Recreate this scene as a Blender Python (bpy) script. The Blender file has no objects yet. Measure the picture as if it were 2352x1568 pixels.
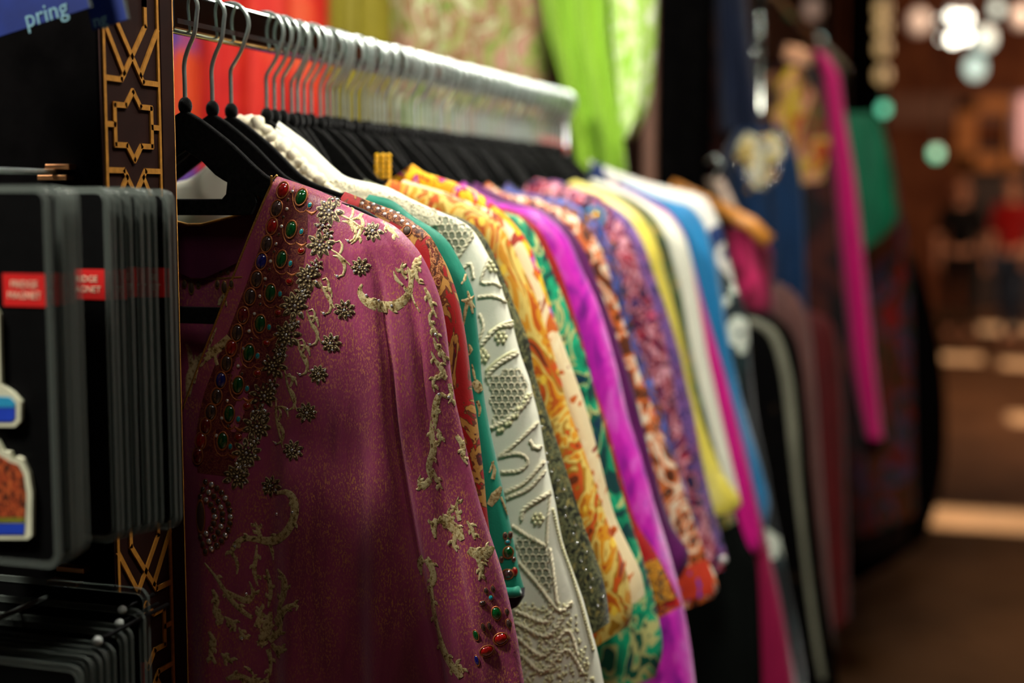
import bpy, bmesh, math, random
from mathutils import Vector, Matrix
from mathutils.bvhtree import BVHTree

random.seed(7)
SC = bpy.context.scene
COL = SC.collection
W, H = 2352, 1568
FPX = 50.0 / 36.0 * W
CAMZ = 1.51
TILT, PAN = math.radians(5.87), math.radians(17.4)

# ---------------------------------------------------------------- camera
cam_data = bpy.data.cameras.new('camera')
cam = bpy.data.objects.new('camera', cam_data)
COL.objects.link(cam)
cam.location = (0, 0, CAMZ)
cam.rotation_euler = (math.pi / 2 - TILT, 0, PAN)
cam_data.lens = 50.0
cam_data.sensor_width = 36.0
cam_data.clip_start = 0.05
cam_data.dof.use_dof = True
cam_data.dof.focus_distance = 1.135
cam_data.dof.aperture_fstop = 2.3
cam_data.dof.aperture_blades = 8
SC.camera = cam

# ---------------------------------------------------------------- world, exposure
world = bpy.data.worlds.new('world')
SC.world = world
world.use_nodes = True
wb = world.node_tree.nodes['Background']
wb.inputs['Color'].default_value = (0.85, 0.72, 0.58, 1)
wb.inputs['Strength'].default_value = 0.014
SC.view_settings.view_transform = 'Standard'
SC.view_settings.look = 'None'
SC.view_settings.gamma = 1.0
SC.view_settings.use_curve_mapping = False
SC.view_settings.exposure = 0.0


# ---------------------------------------------------------------- lights
def area(name, loc, target, size, power, color=(1, 0.96, 0.88), spread=180):
    l = bpy.data.lights.new(name, 'AREA')
    l.shape = 'DISK'
    l.size = size
    l.energy = power
    l.color = color
    l.spread = math.radians(spread)
    o = bpy.data.objects.new(name, l)
    COL.objects.link(o)
    o.location = loc
    d = Vector(target) - Vector(loc)
    o.rotation_euler = d.to_track_quat('-Z', 'Y').to_euler()
    return o


def spot(name, loc, target, power, angle, blend=0.5, color=(1, 0.96, 0.88), radius=0.04):
    l = bpy.data.lights.new(name, 'SPOT')
    l.energy = power
    l.color = color
    l.spot_size = math.radians(angle)
    l.spot_blend = blend
    l.shadow_soft_size = radius
    o = bpy.data.objects.new(name, l)
    COL.objects.link(o)
    o.location = loc
    d = Vector(target) - Vector(loc)
    o.rotation_euler = d.to_track_quat('-Z', 'Y').to_euler()
    return o


# lamps of the stall plus added fill lights (all above the picture)
area('stall_light', (-1.20, 0.36, 2.70), (-0.45, 1.10, 1.35), 0.24, 64)
area('stall_light', (-0.15, 0.15, 2.75), (-0.55, 1.05, 1.45), 0.30, 2.6)  # weak front fill, added to lift the neck and gems
area('stall_light', (-0.10, 1.30, 2.60), (-0.40, 1.50, 1.45), 0.26, 26)
spot('stall_spot_lamp', (0.25, 0.45, 2.70), (-0.40, 1.70, 1.30), 76, 39, 0.7, radius=0.07)
area('stall_light', (-0.25, 2.25, 2.65), (-0.45, 2.10, 1.50), 0.26, 11)
area('stall_light', (-1.05, 1.55, 2.95), (-0.90, 2.40, 1.85), 0.30, 5.0)
area('stall_light', (0.45, 3.00, 3.00), (-0.35, 3.60, 1.80), 0.30, 10, (1, 0.9, 0.75))
area('aisle_fill', (1.6, 9.0, 3.9), (1.8, 14.0, 1.0), 0.5, 230, (1, 0.62, 0.40))  # added fill that brightens the far walls
area('aisle_fill', (3.6, 15.5, 3.9), (4.6, 20.0, 1.6), 0.5, 200, (1, 0.62, 0.40))  # added fill for the far window surround and people
area('aisle_fill', (2.8, 4.6, 4.2), (2.8, 5.2, 0.0), 0.6, 60, (1, 0.70, 0.42), 75)  # added fill standing in for diffuse daylight on the floor

sun_d = bpy.data.lights.new('sun', 'SUN')
sun_d.energy = 17
sun_d.angle = math.radians(0.8)
sun_d.color = (1, 0.80, 0.50)
sun = bpy.data.objects.new('sun', sun_d)
COL.objects.link(sun)
sun.rotation_euler = (math.radians(-14), math.radians(24), 0)
sun.location = (6, 6, 8)


# ---------------------------------------------------------------- projection helpers
CAMP = Vector((0, 0, CAMZ))
CAMM = Matrix.Rotation(PAN, 3, 'Z') @ Matrix.Rotation(math.pi / 2 - TILT, 3, 'X')


def ray(px, py):
    v = Vector(((px - W / 2) / FPX, -(py - H / 2) / FPX, -1.0))
    return (CAMM @ v).normalized()


def onY(px, py, Y):
    d = ray(px, py)
    return CAMP + d * (Y / d.y)


def onX(px, py, X):
    d = ray(px, py)
    return CAMP + d * (X / d.x)


def onZ(px, py, Z):
    d = ray(px, py)
    return CAMP + d * ((Z - CAMZ) / d.z)


# ---------------------------------------------------------------- generic mesh helpers
def mesh_obj(name, verts, faces, mat=None, parent=None, smooth=True):
    me = bpy.data.meshes.new(name)
    me.from_pydata([tuple(v) for v in verts], [], faces)
    me.update()
    if smooth:
        me.polygons.foreach_set('use_smooth', [True] * len(me.polygons))
    return link(name, me, mat, parent)


def link(name, me, mat=None, parent=None):
    o = bpy.data.objects.new(name, me)
    COL.objects.link(o)
    if mat is not None and len(me.materials) == 0:
        me.materials.append(mat)
    if parent is not None:
        attach(o, parent)
    return o


def wm(o):
    return o.matrix_basis.copy() if o.parent is None else wm(o.parent) @ o.matrix_parent_inverse @ o.matrix_basis


def attach(o, parent):
    o.parent = parent
    o.matrix_parent_inverse = wm(parent).inverted()


def bm_obj(name, bm, mat=None, parent=None, smooth=True):
    me = bpy.data.meshes.new(name)
    bm.normal_update()
    bm.to_mesh(me)
    bm.free()
    if smooth:
        me.polygons.foreach_set('use_smooth', [True] * len(me.polygons))
    return link(name, me, mat, parent)


def empty(name, loc, rz=0.0):
    o = bpy.data.objects.new(name, None)
    COL.objects.link(o)
    o.location = loc
    o.rotation_euler = (0, 0, rz)
    o.empty_display_size = 0.05
    return o


def tag(o, label=None, cat=None, group=None, kind=None):
    if label:
        o['label'] = label
    if cat:
        o['category'] = cat
    if group:
        o['group'] = group
    if kind:
        o['kind'] = kind
    return o


def add_box(bm, lo, hi, bevel=0.0, segs=2):
    r = bmesh.ops.create_cube(bm, size=1.0)
    vs = r['verts']
    lo, hi = Vector(lo), Vector(hi)
    c, s = (lo + hi) / 2, hi - lo
    for v in vs:
        v.co = Vector((v.co.x * s.x, v.co.y * s.y, v.co.z * s.z)) + c
    if bevel > 0:
        es = list({e for v in vs for e in v.link_edges})
        bmesh.ops.bevel(bm, geom=es, offset=bevel, segments=segs, affect='EDGES', profile=0.5)


def box(name, lo, hi, mat, parent=None, bevel=0.0, smooth=False):
    bm = bmesh.new()
    add_box(bm, lo, hi, bevel)
    return bm_obj(name, bm, mat, parent, smooth)


def add_tube(bm, pts, rad, n=8, cap=True):
    """swept round tube; rad a number or a list"""
    pts = [Vector(p) for p in pts]
    m = len(pts)
    rads = rad if isinstance(rad, (list, tuple)) else [rad] * m
    rings = []
    t0 = (pts[1] - pts[0]).normalized()
    up = Vector((0, 0, 1)) if abs(t0.z) < 0.9 else Vector((1, 0, 0))
    nrm = (up - t0 * up.dot(t0)).normalized()
    for i in range(m):
        t = (pts[min(i + 1, m - 1)] - pts[max(i - 1, 0)])
        t = t.normalized() if t.length > 1e-9 else t0
        nrm = nrm - t * nrm.dot(t)
        nrm = nrm.normalized() if nrm.length > 1e-6 else t.orthogonal().normalized()
        bn = t.cross(nrm)
        rings.append([bm.verts.new(pts[i] + (nrm * math.cos(a) + bn * math.sin(a)) * rads[i])
                      for a in [2 * math.pi * k / n for k in range(n)]])
    for i in range(m - 1):
        for k in range(n):
            bm.faces.new((rings[i][k], rings[i][(k + 1) % n], rings[i + 1][(k + 1) % n], rings[i + 1][k]))
    if cap:
        bm.faces.new(list(reversed(rings[0])))
        bm.faces.new(rings[-1])


def tube(name, pts, rad, mat, parent=None, n=8):
    bm = bmesh.new()
    add_tube(bm, pts, rad, n)
    return bm_obj(name, bm, mat, parent)


def add_ball(bm, c, r, u=10, v=6):
    m = Matrix.Translation(Vector(c)) @ Matrix.Diagonal((r, r, r, 1)) if not isinstance(r, (tuple, list)) else \
        Matrix.Translation(Vector(c)) @ Matrix.Diagonal((r[0], r[1], r[2], 1))
    bmesh.ops.create_uvsphere(bm, u_segments=u, v_segments=v, radius=1.0, matrix=m)


def catmull(pts, n):
    """n samples, evenly spaced by length, on a smooth curve through pts (tuples of any size)"""
    P = [Vector(p) for p in pts]
    if len(P) == 2:
        return [P[0].lerp(P[1], i / (n - 1)) for i in range(n)]
    E = [P[0] * 2 - P[1]] + P + [P[-1] * 2 - P[-2]]
    fine = []
    for i in range(1, len(E) - 2):
        for k in range(14):
            t = k / 14
            a, b, c, d = E[i - 1], E[i], E[i + 1], E[i + 2]
            fine.append(0.5 * ((2 * b) + (c - a) * t + (2 * a - 5 * b + 4 * c - d) * t * t
                               + (3 * b - a - 3 * c + d) * t ** 3))
    fine.append(P[-1])
    return resample(fine, n)


def resample(P, n):
    P = [Vector(p) for p in P]
    L = [0.0]
    for i in range(1, len(P)):
        L.append(L[-1] + (P[i] - P[i - 1]).length)
    out, j = [], 0
    for i in range(n):
        s = L[-1] * i / (n - 1)
        while j < len(P) - 2 and L[j + 1] < s:
            j += 1
        d = L[j + 1] - L[j]
        out.append(P[j].lerp(P[j + 1], 0 if d < 1e-12 else (s - L[j]) / d))
    return out


def extrude_poly(bm, pts, y0, y1, bevel=0.0):
    """polygon given as (x, z), extruded along y"""
    a = [bm.verts.new((x, y0, z)) for x, z in pts]
    b = [bm.verts.new((x, y1, z)) for x, z in pts]
    n = len(pts)
    fs = [bm.faces.new(a), bm.faces.new(list(reversed(b)))]
    for i in range(n):
        fs.append(bm.faces.new((a[i], b[i], b[(i + 1) % n], a[(i + 1) % n])))
    bmesh.ops.recalc_face_normals(bm, faces=fs)
    if bevel > 0:
        es = [e for e in {e for v in a + b for e in v.link_edges} if (e.verts[0] in a) == (e.verts[1] in a)]
        bmesh.ops.bevel(bm, geom=es, offset=bevel, segments=2, affect='EDGES', profile=0.5)


# ---------------------------------------------------------------- materials
def lin(r, g, b):
    f = lambda c: (c / 255 / 12.92) if c / 255 <= 0.04045 else ((c / 255 + 0.055) / 1.055) ** 2.4
    return (f(r), f(g), f(b), 1.0)


class NT:
    def __init__(self, name):
        self.m = bpy.data.materials.new(name)
        self.m.use_nodes = True
        self.t = self.m.node_tree
        self.b = self.t.nodes['Principled BSDF']
        self.co = None

    def n(self, typ, **kw):
        nd = self.t.nodes.new(typ)
        for k, v in kw.items():
            setattr(nd, k, v)
        return nd

    def l(self, a, b):
        self.t.links.new(a, b)

    def coord(self, scale=(1, 1, 1), rot=(0, 0, 0), loc=(0, 0, 0)):
        tc = self.n('ShaderNodeTexCoord')
        mp = self.n('ShaderNodeMapping')
        mp.inputs['Scale'].default_value = scale
        mp.inputs['Rotation'].default_value = rot
        mp.inputs['Location'].default_value = loc
        self.l(tc.outputs['Object'], mp.inputs['Vector'])
        return mp.outputs['Vector']

    def noise(self, vec, scale, detail=2, rough=0.5, dist=0.0):
        nd = self.n('ShaderNodeTexNoise')
        nd.inputs['Scale'].default_value = scale
        nd.inputs['Detail'].default_value = detail
        nd.inputs['Roughness'].default_value = rough
        nd.inputs['Distortion'].default_value = dist
        self.l(vec, nd.inputs['Vector'])
        return nd.outputs['Fac']

    def voro(self, vec, scale, out='Distance', feature='F1', rnd=1.0):
        nd = self.n('ShaderNodeTexVoronoi', feature=feature)
        nd.inputs['Scale'].default_value = scale
        nd.inputs['Randomness'].default_value = rnd
        self.l(vec, nd.inputs['Vector'])
        return nd.outputs[out]

    def ramp(self, fac, stops, mode='LINEAR'):
        nd = self.n('ShaderNodeValToRGB')
        cr = nd.color_ramp
        cr.interpolation = mode
        while len(cr.elements) < len(stops):
            cr.elements.new(0.5)
        for e, (p, c) in zip(cr.elements, sorted(stops, key=lambda s: s[0])):
            e.position = p
            e.color = c if len(c) == 4 else (*c, 1)
        self.l(fac, nd.inputs['Fac'])
        return nd.outputs['Color']

    def mix(self, fac, a, b, mode='MIX'):
        nd = self.n('ShaderNodeMix', data_type='RGBA', blend_type=mode)
        for s, v in ((nd.inputs['Factor'], fac), (nd.inputs['A'], a), (nd.inputs['B'], b)):
            pass
        ins = {i.identifier: i for i in nd.inputs}
        for key, v in (('Factor_Float', fac), ('A_Color', a), ('B_Color', b)):
            if hasattr(v, 'is_linked') or isinstance(v, bpy.types.NodeSocket):
                self.l(v, ins[key])
            else:
                ins[key].default_value = v
        outs = {i.identifier: i for i in nd.outputs}
        return outs['Result_Color']

    def bump(self, h, strength=0.3, dist=0.001):
        nd = self.n('ShaderNodeBump')
        nd.inputs['Strength'].default_value = strength
        nd.inputs['Distance'].default_value = dist
        self.l(h, nd.inputs['Height'])
        self.l(nd.outputs['Normal'], self.b.inputs['Normal'])

    def set(self, **kw):
        for k, v in kw.items():
            s = self.b.inputs[k.replace('_', ' ')]
            if isinstance(v, bpy.types.NodeSocket):
                self.l(v, s)
            else:
                s.default_value = v
        return self


def plain(name, col, rough=0.6, metal=0.0, var=0.12, vscale=60, **kw):
    k = NT(name)
    v = k.coord()
    nz = k.noise(v, vscale, 3)
    a = tuple(c * (1 - var) for c in col[:3]) + (1,)
    b = tuple(min(1, c * (1 + var)) for c in col[:3]) + (1,)
    k.set(Base_Color=k.ramp(nz, [(0.3, a), (0.7, b)]), Roughness=rough, Metallic=metal)
    for kk, vv in kw.items():
        k.b.inputs[kk.replace('_', ' ')].default_value = vv
    return k.m


def cloth_finish(k, rough=0.65, sheen=0.3, weave=700, bump=0.25):
    v = k.coord()
    k.bump(k.noise(v, weave, 2, 0.6), bump, 0.0006)
    k.set(Roughness=rough, Sheen_Weight=sheen, Sheen_Roughness=0.4)
    k.b.inputs['Specular IOR Level'].default_value = 0.3


def blotch(name, stops, scale=30, dist=1.5, detail=2, rough=0.6, vscale=None, accent=None, mode='CONSTANT',
           stretch=(1, 1, 0.6), sheen=0.08, seed=0.0):
    """printed fabric: irregular colour patches, optional small floral accents"""
    k = NT(name)
    v = k.coord(stretch, (0, 0, 0), (seed, seed * 1.7, seed * 0.6))
    f = k.noise(v, scale, detail, 0.55, dist)
    c = k.ramp(f, stops, mode)
    if accent:
        for (ac, vs, th) in accent:
            d = k.voro(v, vs, 'Distance')
            msk = k.ramp(d, [(th, (1, 1, 1, 1)), (min(1, th + 0.04), (0, 0, 0, 1))])
            c = k.mix(msk, c, ac)
    k.set(Base_Color=c)
    cloth_finish(k, rough, sheen)
    if sheen == 0:
        k.b.inputs['Specular IOR Level'].default_value = 0.05
    return k.m


def solid_cloth(name, col, rough=0.55, sheen=0.12, var=0.25):
    k = NT(name)
    v = k.coord((1, 1, 0.25))
    f = k.noise(v, 40, 3)
    a = tuple(c * (1 - var) for c in col[:3]) + (1,)
    b = tuple(min(1, c * (1 + var)) for c in col[:3]) + (1,)
    k.set(Base_Color=k.ramp(f, [(0.3, a), (0.7, b)]))
    cloth_finish(k, rough, sheen)
    if max(col[:3]) < 0.006:
        k.b.inputs['Specular IOR Level'].default_value = 0.05
    return k.m


MT = {}
MT['chrome'] = plain('chrome', (0.62, 0.70, 0.66, 1), 0.13, 1.0, 0.05, 90)
MT['hook_chrome'] = plain('hook_chrome', (0.64, 0.72, 0.66, 1), 0.28, 0.80, 0.08, 90)
MT['dark_steel'] = plain('dark_steel', (0.25, 0.25, 0.26, 1), 0.3, 1.0, 0.1)
MT['copper'] = plain('copper_plate', (0.75, 0.36, 0.16, 1), 0.35, 1.0, 0.15)
MT['white_plastic'] = plain('white_plastic', (0.45, 0.48, 0.44, 1), 0.4)

k = NT('black_velvet')
v = k.coord()
k.set(Base_Color=k.ramp(k.noise(v, 260, 4, 0.7), [(0.35, (0.0015, 0.0015, 0.0015, 1)), (0.75, (0.010, 0.010, 0.009, 1))]))
k.bump(k.noise(v, 1500, 2), 0.6, 0.001)
k.set(Roughness=0.95, Sheen_Weight=0.25, Sheen_Roughness=0.35)
k.b.inputs['Specular IOR Level'].default_value = 0.05
MT['velvet'] = k.m

k = NT('pink_lurex')
v = k.coord((1, 1, 0.22))
big = k.noise(v, 26, 4, 0.6, 0.4)
base = k.ramp(big, [(0.30, lin(112, 34, 62)), (0.55, lin(146, 52, 90)), (0.75, lin(160, 74, 106))])
v2 = k.coord((1, 1, 1))
cloud = k.ramp(k.noise(v2, 16, 5, 0.65, 0.8), [(0.36, (0, 0, 0, 1)), (0.62, (1, 1, 1, 1))])
speck = k.ramp(k.noise(k.coord((1, 1, 0.45)), 900, 2, 0.6), [(0.52, (0, 0, 0, 1)), (0.60, (1, 1, 1, 1))])
gm = k.mix(1.0, cloud, speck, 'MULTIPLY')
base = k.mix(gm, base, lin(176, 112, 66))
k.set(Base_Color=base, Roughness=0.36, Sheen_Weight=0.35, Sheen_Tint=(1, 0.7, 0.9, 1))
k.b.inputs['Specular IOR Level'].default_value = 0.55
k.bump(k.noise(k.coord((1, 1, 0.5)), 420, 3, 0.7), 0.5, 0.0008)
MT['pink'] = k.m

MT['purple_lining'] = solid_cloth('purple_lining', lin(74, 14, 48), 0.6)

k = NT('antique_gold_thread')
v = k.coord()
nz = k.noise(v, 300, 4, 0.7)
k.set(Base_Color=k.ramp(nz, [(0.34, lin(58, 34, 14)), (0.42, lin(150, 122, 70)), (0.56, lin(206, 192, 142)), (0.7, lin(150, 120, 64))]),
      Roughness=0.5, Metallic=0.25)
k.bump(nz, 0.5, 0.001)
MT['gold_thread'] = k.m
MT['gold_cord'] = plain('gold_cord', lin(186, 142, 70), 0.35, 0.7, 0.35, 900)
MT['copper_rim'] = plain('copper_rim', lin(176, 104, 58), 0.4, 0.5, 0.3, 600)
MT['dark_petal'] = plain('dark_petal', lin(70, 52, 36), 0.5, 0.2, 0.4, 500)


def gem_mat(name, col, rough=0.08):
    k = NT(name)
    v = k.coord()
    f = k.voro(v, 2.2, 'Distance')
    k.set(Base_Color=k.ramp(f, [(0.15, tuple(c * 0.5 for c in col[:3]) + (1,)), (0.7, col)]), Roughness=rough)
    k.b.inputs['Specular IOR Level'].default_value = 0.9
    k.b.inputs['Coat Weight'].default_value = 0.6
    return k.m


MT['ruby'] = gem_mat('ruby_glass', lin(150, 20, 18))
MT['garnet'] = gem_mat('garnet_glass', lin(110, 20, 22))
MT['emerald'] = gem_mat('emerald_glass', lin(6, 74, 30))
MT['sapphire'] = gem_mat('sapphire_glass', lin(26, 26, 110))
MT['smoke'] = gem_mat('smoke_crystal', lin(66, 48, 44))
MT['turquoise'] = gem_mat('turquoise_glass', lin(40, 150, 160))
MT['crystal'] = plain('crystal', (0.85, 0.86, 0.88, 1), 0.06, 0.75, 0.1)
MT['pearl'] = plain('pearl', lin(200, 196, 190), 0.2, 0.2, 0.08)

# ---------------------------------------------------------------- setting: floor, ceiling with light slots, walls
k = NT('worn_stone_floor')
v = k.coord()
f = k.noise(v, 1.6, 5, 0.6, 0.4)
k.set(Base_Color=k.ramp(f, [(0.25, lin(74, 50, 30)), (0.5, lin(98, 68, 42)), (0.8, lin(122, 86, 56))]),
      Roughness=k.ramp(k.noise(v, 5, 3), [(0.3, (0.5,) * 3), (0.7, (0.75,) * 3)]))
k.bump(k.noise(v, 30, 4), 0.2, 0.01)
MT['floor'] = k.m
MT['brown_wall'] = blotch('brown_plaster', [(0.0, lin(58, 34, 24)), (0.45, lin(84, 48, 32)), (0.62, lin(104, 64, 42))], 3,
                          0.5, 4, 0.85, mode='LINEAR', sheen=0.0)
MT['dark_wood'] = plain('dark_wood', lin(34, 20, 14), 0.6, 0, 0.3, 20)
MT['brown_wood'] = plain('brown_wood', lin(98, 62, 42), 0.6, 0, 0.25, 20)
MT['ceiling'] = plain('ceiling_boards', lin(52, 34, 24), 0.9, 0, 0.2, 6)
MT['ochre'] = plain('ochre_paint', lin(176, 116, 58), 0.7, 0, 0.2, 10)

tag(box('floor', (-6, -3, -0.1), (9, 30, 0), MT['floor']), 'brown worn stone floor of the market aisle', 'floor', kind='structure')
tag(box('wall_back', (-6, 26, 0), (9, 26.2, 5), MT['brown_wall']), 'brown far wall closing the market aisle', 'wall', kind='structure')
tag(box('wall_left', (-1.9, -2, 0), (-1.75, 26, 5), MT['dark_wood']), 'dark wooden shop wall behind the racks', 'wall', kind='structure')
tag(box('wall_right', (5.2, -2, 0), (5.4, 26, 5), MT['brown_wall']), 'brown plaster wall on the far side of the aisle', 'wall', kind='structure')

# sun comes through slots in the ceiling: slot positions follow from where the bright strips lie on the floor
CEIL = 4.6
sdir = (Matrix.Rotation(math.radians(24), 3, 'Y') if False else sun.rotation_euler.to_matrix()) @ Vector((0, 0, -1))


def slot_for(px0, px1, py, half):
    a, b = onZ(px0, py, 0), onZ(px1, py, 0)
    off = sdir * (CEIL / sdir.z)
    a, b = a + off, b + off
    return (a, b, half)


slots = [slot_for(2130, 2520, 1195, 0.24), slot_for(2150, 2270, 822, 0.30), slot_for(2300, 2470, 836, 0.32),
         slot_for(2318, 2480, 962, 0.26), slot_for(2250, 2420, 756, 0.45)]
# ceiling slabs: rows across the aisle, leaving the slots open
slots.sort(key=lambda s: (s[0].y + s[1].y) / 2)
bm = bmesh.new()
ysl = []
for a, b, h in slots:
    yc = (a.y + b.y) / 2
    ysl.append([yc - h, yc + h, min(a.x, b.x), max(a.x, b.x)])
cuts = sorted({-3.0, 28.0} | {round(q[0], 4) for q in ysl} | {round(q[1], 4) for q in ysl})
for y0, y1 in zip(cuts[:-1], cuts[1:]):
    ym = (y0 + y1) / 2
    xs = sorted([(q[2], q[3]) for q in ysl if q[0] < ym < q[1]])
    x = -6.0
    for x0, x1 in xs:
        if x0 > x + 0.01:
            add_box(bm, (x, y0, CEIL), (x0, y1, CEIL + 0.12))
        x = max(x, x1)
    add_box(bm, (x, y0, CEIL), (9, y1, CEIL + 0.12))
tag(bm_obj('ceiling', bm, MT['ceiling'], smooth=False), 'dark boarded ceiling with open skylight slots over the aisle', 'ceiling', kind='structure')

# ---------------------------------------------------------------- the main clothes rail
XC = -0.611           # the rail runs along +Y at this x
ZN = 1.584            # neck height of the hangers
ZTOP = ZN + 0.0905    # top face of the rail
rack = empty('clothes_rail', (XC, 1.6, 0))
tag(rack, 'long chrome clothes rail packed with hangers beside the magnet stand', 'clothes rail')


def rrect(w, h, r, n=5):
    out = []
    for cx, cz, a0 in ((w / 2 - r, h / 2 - r, 0), (-w / 2 + r, h / 2 - r, 90), (-w / 2 + r, -h / 2 + r, 180), (w / 2 - r, -h / 2 + r, 270)):
        for i in range(n + 1):
            a = math.radians(a0 + 90 * i / n)
            out.append((cx + r * math.cos(a), cz + r * math.sin(a)))
    return out


RY0, RY1 = 1.024, 2.255
bm = bmesh.new()
extrude_poly(bm, [(XC + x, ZTOP - 0.017 + z) for x, z in rrect(0.015, 0.034, 0.0045)], RY0, RY1, 0.0015)
rail = bm_obj('rail_tube', bm, MT['chrome'], rack)
bm = bmesh.new()
add_box(bm, (XC + 0.0072, RY0 + 0.004, ZTOP - 0.0272), (XC + 0.0080, RY1 - 0.004, ZTOP - 0.0232))
bm_obj('groove', bm, MT['dark_steel'], rail, False)
bm = bmesh.new()
add_ball(bm, (XC, RY1 + 0.002, ZTOP - 0.017), (0.010, 0.012, 0.0195), 16, 10)
bm_obj('end_cap', bm, MT['chrome'], rail)
for yy in (2.236,):
    bm = bmesh.new()
    add_tube(bm, [(XC, yy, 0.02), (XC, yy, ZTOP - 0.03)], 0.0075, 12)
    up = bm_obj('upright', bm, MT['dark_steel'], rack)
    bm = bmesh.new()
    add_tube(bm, [(XC - 0.24, yy, 0.016), (XC + 0.24, yy, 0.016)], 0.014, 10)
    bm_obj('foot', bm, MT['dark_steel'], up)
box('wall_flange', (XC - 0.014, RY0 - 0.004, ZTOP - 0.040), (XC + 0.0, RY0 + 0.004, ZTOP + 0.004), MT['dark_steel'], rack, 0.001)

# ---------------------------------------------------------------- hangers
ARM = [(0, -.004, -.0375), (.015, -.012, -.046), (.0265, -.020, -.057), (.043, -.032, -.066), (.067, -.053, -.0755),
       (.0825, -.0625, -.082), (.12, -.0745, -.092), (.152, -.083, -.099), (.170, -.0915, -.106), (.184, -.102, -.114), (.193, -.112, -.121)]


def arm_top(x):
    x = abs(x)
    for (a, ta, _), (b, tb, _) in zip(ARM[:-1], ARM[1:]):
        if x <= b:
            return ta + (tb - ta) * (x - a) / (b - a)
    return ARM[-1][1]


def arm_pts(sx=1.0, th=1.0):
    top = catmull([(x, t, 0) for x, t, b in ARM], 26)
    bot = catmull([(x, t + (b - t) * th, 0) for x, t, b in ARM], 26)
    right = [(p.x * sx, p.y) for p in top]
    rb = [(p.x * sx, p.y) for p in reversed(bot)]
    return right + rb + [(-x, z) for x, z in reversed(rb[:-1])] + [(-x, z) for x, z in reversed(right[1:])]


def hanger_meshes(sx, hook_r, kink, bars=True):
    out = {}
    bm = bmesh.new()
    extrude_poly(bm, arm_pts(sx, 1.0 if bars else 0.55), -0.0032, 0.0032, 0.0016)
    bmesh.ops.triangulate(bm, faces=[f for f in bm.faces if len(f.verts) > 4])
    out['shoulder_arms'] = (bm, MT['velvet'])
    bm = bmesh.new()
    q = [(.039, -.058), (.062, -.066), (.064, -.080), (.059, -.0895), (.050, -.0905), (-.050, -.0905), (-.059, -.0895),
         (-.064, -.080), (-.062, -.066), (-.039, -.058), (-.037, -.073), (-.033, -.077), (.033, -.077), (.037, -.073)]
    extrude_poly(bm, [(x * sx, z) for x, z in q], -0.0030, 0.0030, 0.0012)
    bmesh.ops.triangulate(bm, faces=[f for f in bm.faces if len(f.verts) > 4])
    out['tie_bar'] = (bm, MT['velvet'])
    bm = bmesh.new()
    q = [(.193, -.112), (.196, -.126), (.190, -.158), (.174, -.1805), (-.174, -.1805), (-.190, -.158), (-.196, -.126),
         (-.193, -.112), (-.184, -.126), (-.179, -.150), (-.165, -.1665), (.165, -.1665), (.179, -.150), (.184, -.126)]
    extrude_poly(bm, [(x * sx, z) for x, z in q], -0.0030, 0.0030, 0.0012)
    bmesh.ops.triangulate(bm, faces=[f for f in bm.faces if len(f.verts) > 4])
    out['trouser_bar'] = (bm, MT['velvet'])
    bm = bmesh.new()
    add_ball(bm, (0, 0, -0.001), (0.0060, 0.0052, 0.0075), 12, 8)
    out['neck_collar'] = (bm, MT['velvet'])
    # hook in the x-z plane
    top = 0.0937 - 0.00165
    cz = top - hook_r
    pts = [(0, 0, 0), (0, 0, 0.018), (0, 0, 0.033)]
    if kink:
        pts += [(0.001, 0, 0.0365), (hook_r * 0.55, 0, 0.050)]
    else:
        pts += [(hook_r * 0.25, 0, 0.044), (hook_r * 0.75, 0, 0.058)]
    for d in range(-18, 205, 14):
        a = math.radians(d)
        pts.append((hook_r * math.cos(a), 0, cz + hook_r * math.sin(a)))
    P = catmull(pts, 34)
    bm = bmesh.new()
    add_tube(bm, P, 0.00185, 8)
    add_ball(bm, P[-1], 0.0024, 8, 6)
    out['hook'] = (bm, MT['hook_chrome'])
    if not bars:
        del out['trouser_bar']
        del out['tie_bar']
    res = {}
    for nme, (b, m) in out.items():
        me = bpy.data.meshes.new(nme)
        b.normal_update()
        b.to_mesh(me)
        b.free()
        me.polygons.foreach_set('use_smooth', [nme in ('hook', 'neck_collar')] * len(me.polygons))
        me.materials.append(m)
        res[nme] = me
    return res


HSET = {('full', 0): hanger_meshes(1.0, 0.0135, False), ('full', 1): hanger_meshes(1.0, 0.0185, True),
        ('near', 0): hanger_meshes(0.93, 0.0135, False, False), ('near', 1): hanger_meshes(0.93, 0.0185, True, False),
        ('thin', 0): hanger_meshes(0.45, 0.0140, False, False), ('thin', 1): hanger_meshes(0.45, 0.0190, True, False),
        ('mid', 0): hanger_meshes(0.78, 0.0135, False), ('mid', 1): hanger_meshes(0.78, 0.0185, True),
        ('slim', 0): hanger_meshes(0.52, 0.0140, False), ('slim', 1): hanger_meshes(0.52, 0.0190, True)}


def hanger(Y, kind, hv, label, group, rz=0.0, dz=0.0, xc=XC, zn=None):
    r = empty('clothes_hanger', (xc, Y, (ZN if zn is None else zn) + dz), rz)
    for nme, me in HSET[(kind, hv)].items():
        o = bpy.data.objects.new(nme, me)
        COL.objects.link(o)
        o.parent = r
    tag(r, label, 'hanger', group)
    return r


# ---------------------------------------------------------------- garments
def smooth01(t):
    t = max(0.0, min(1.0, t))
    return t * t * (3 - 2 * t)


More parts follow.
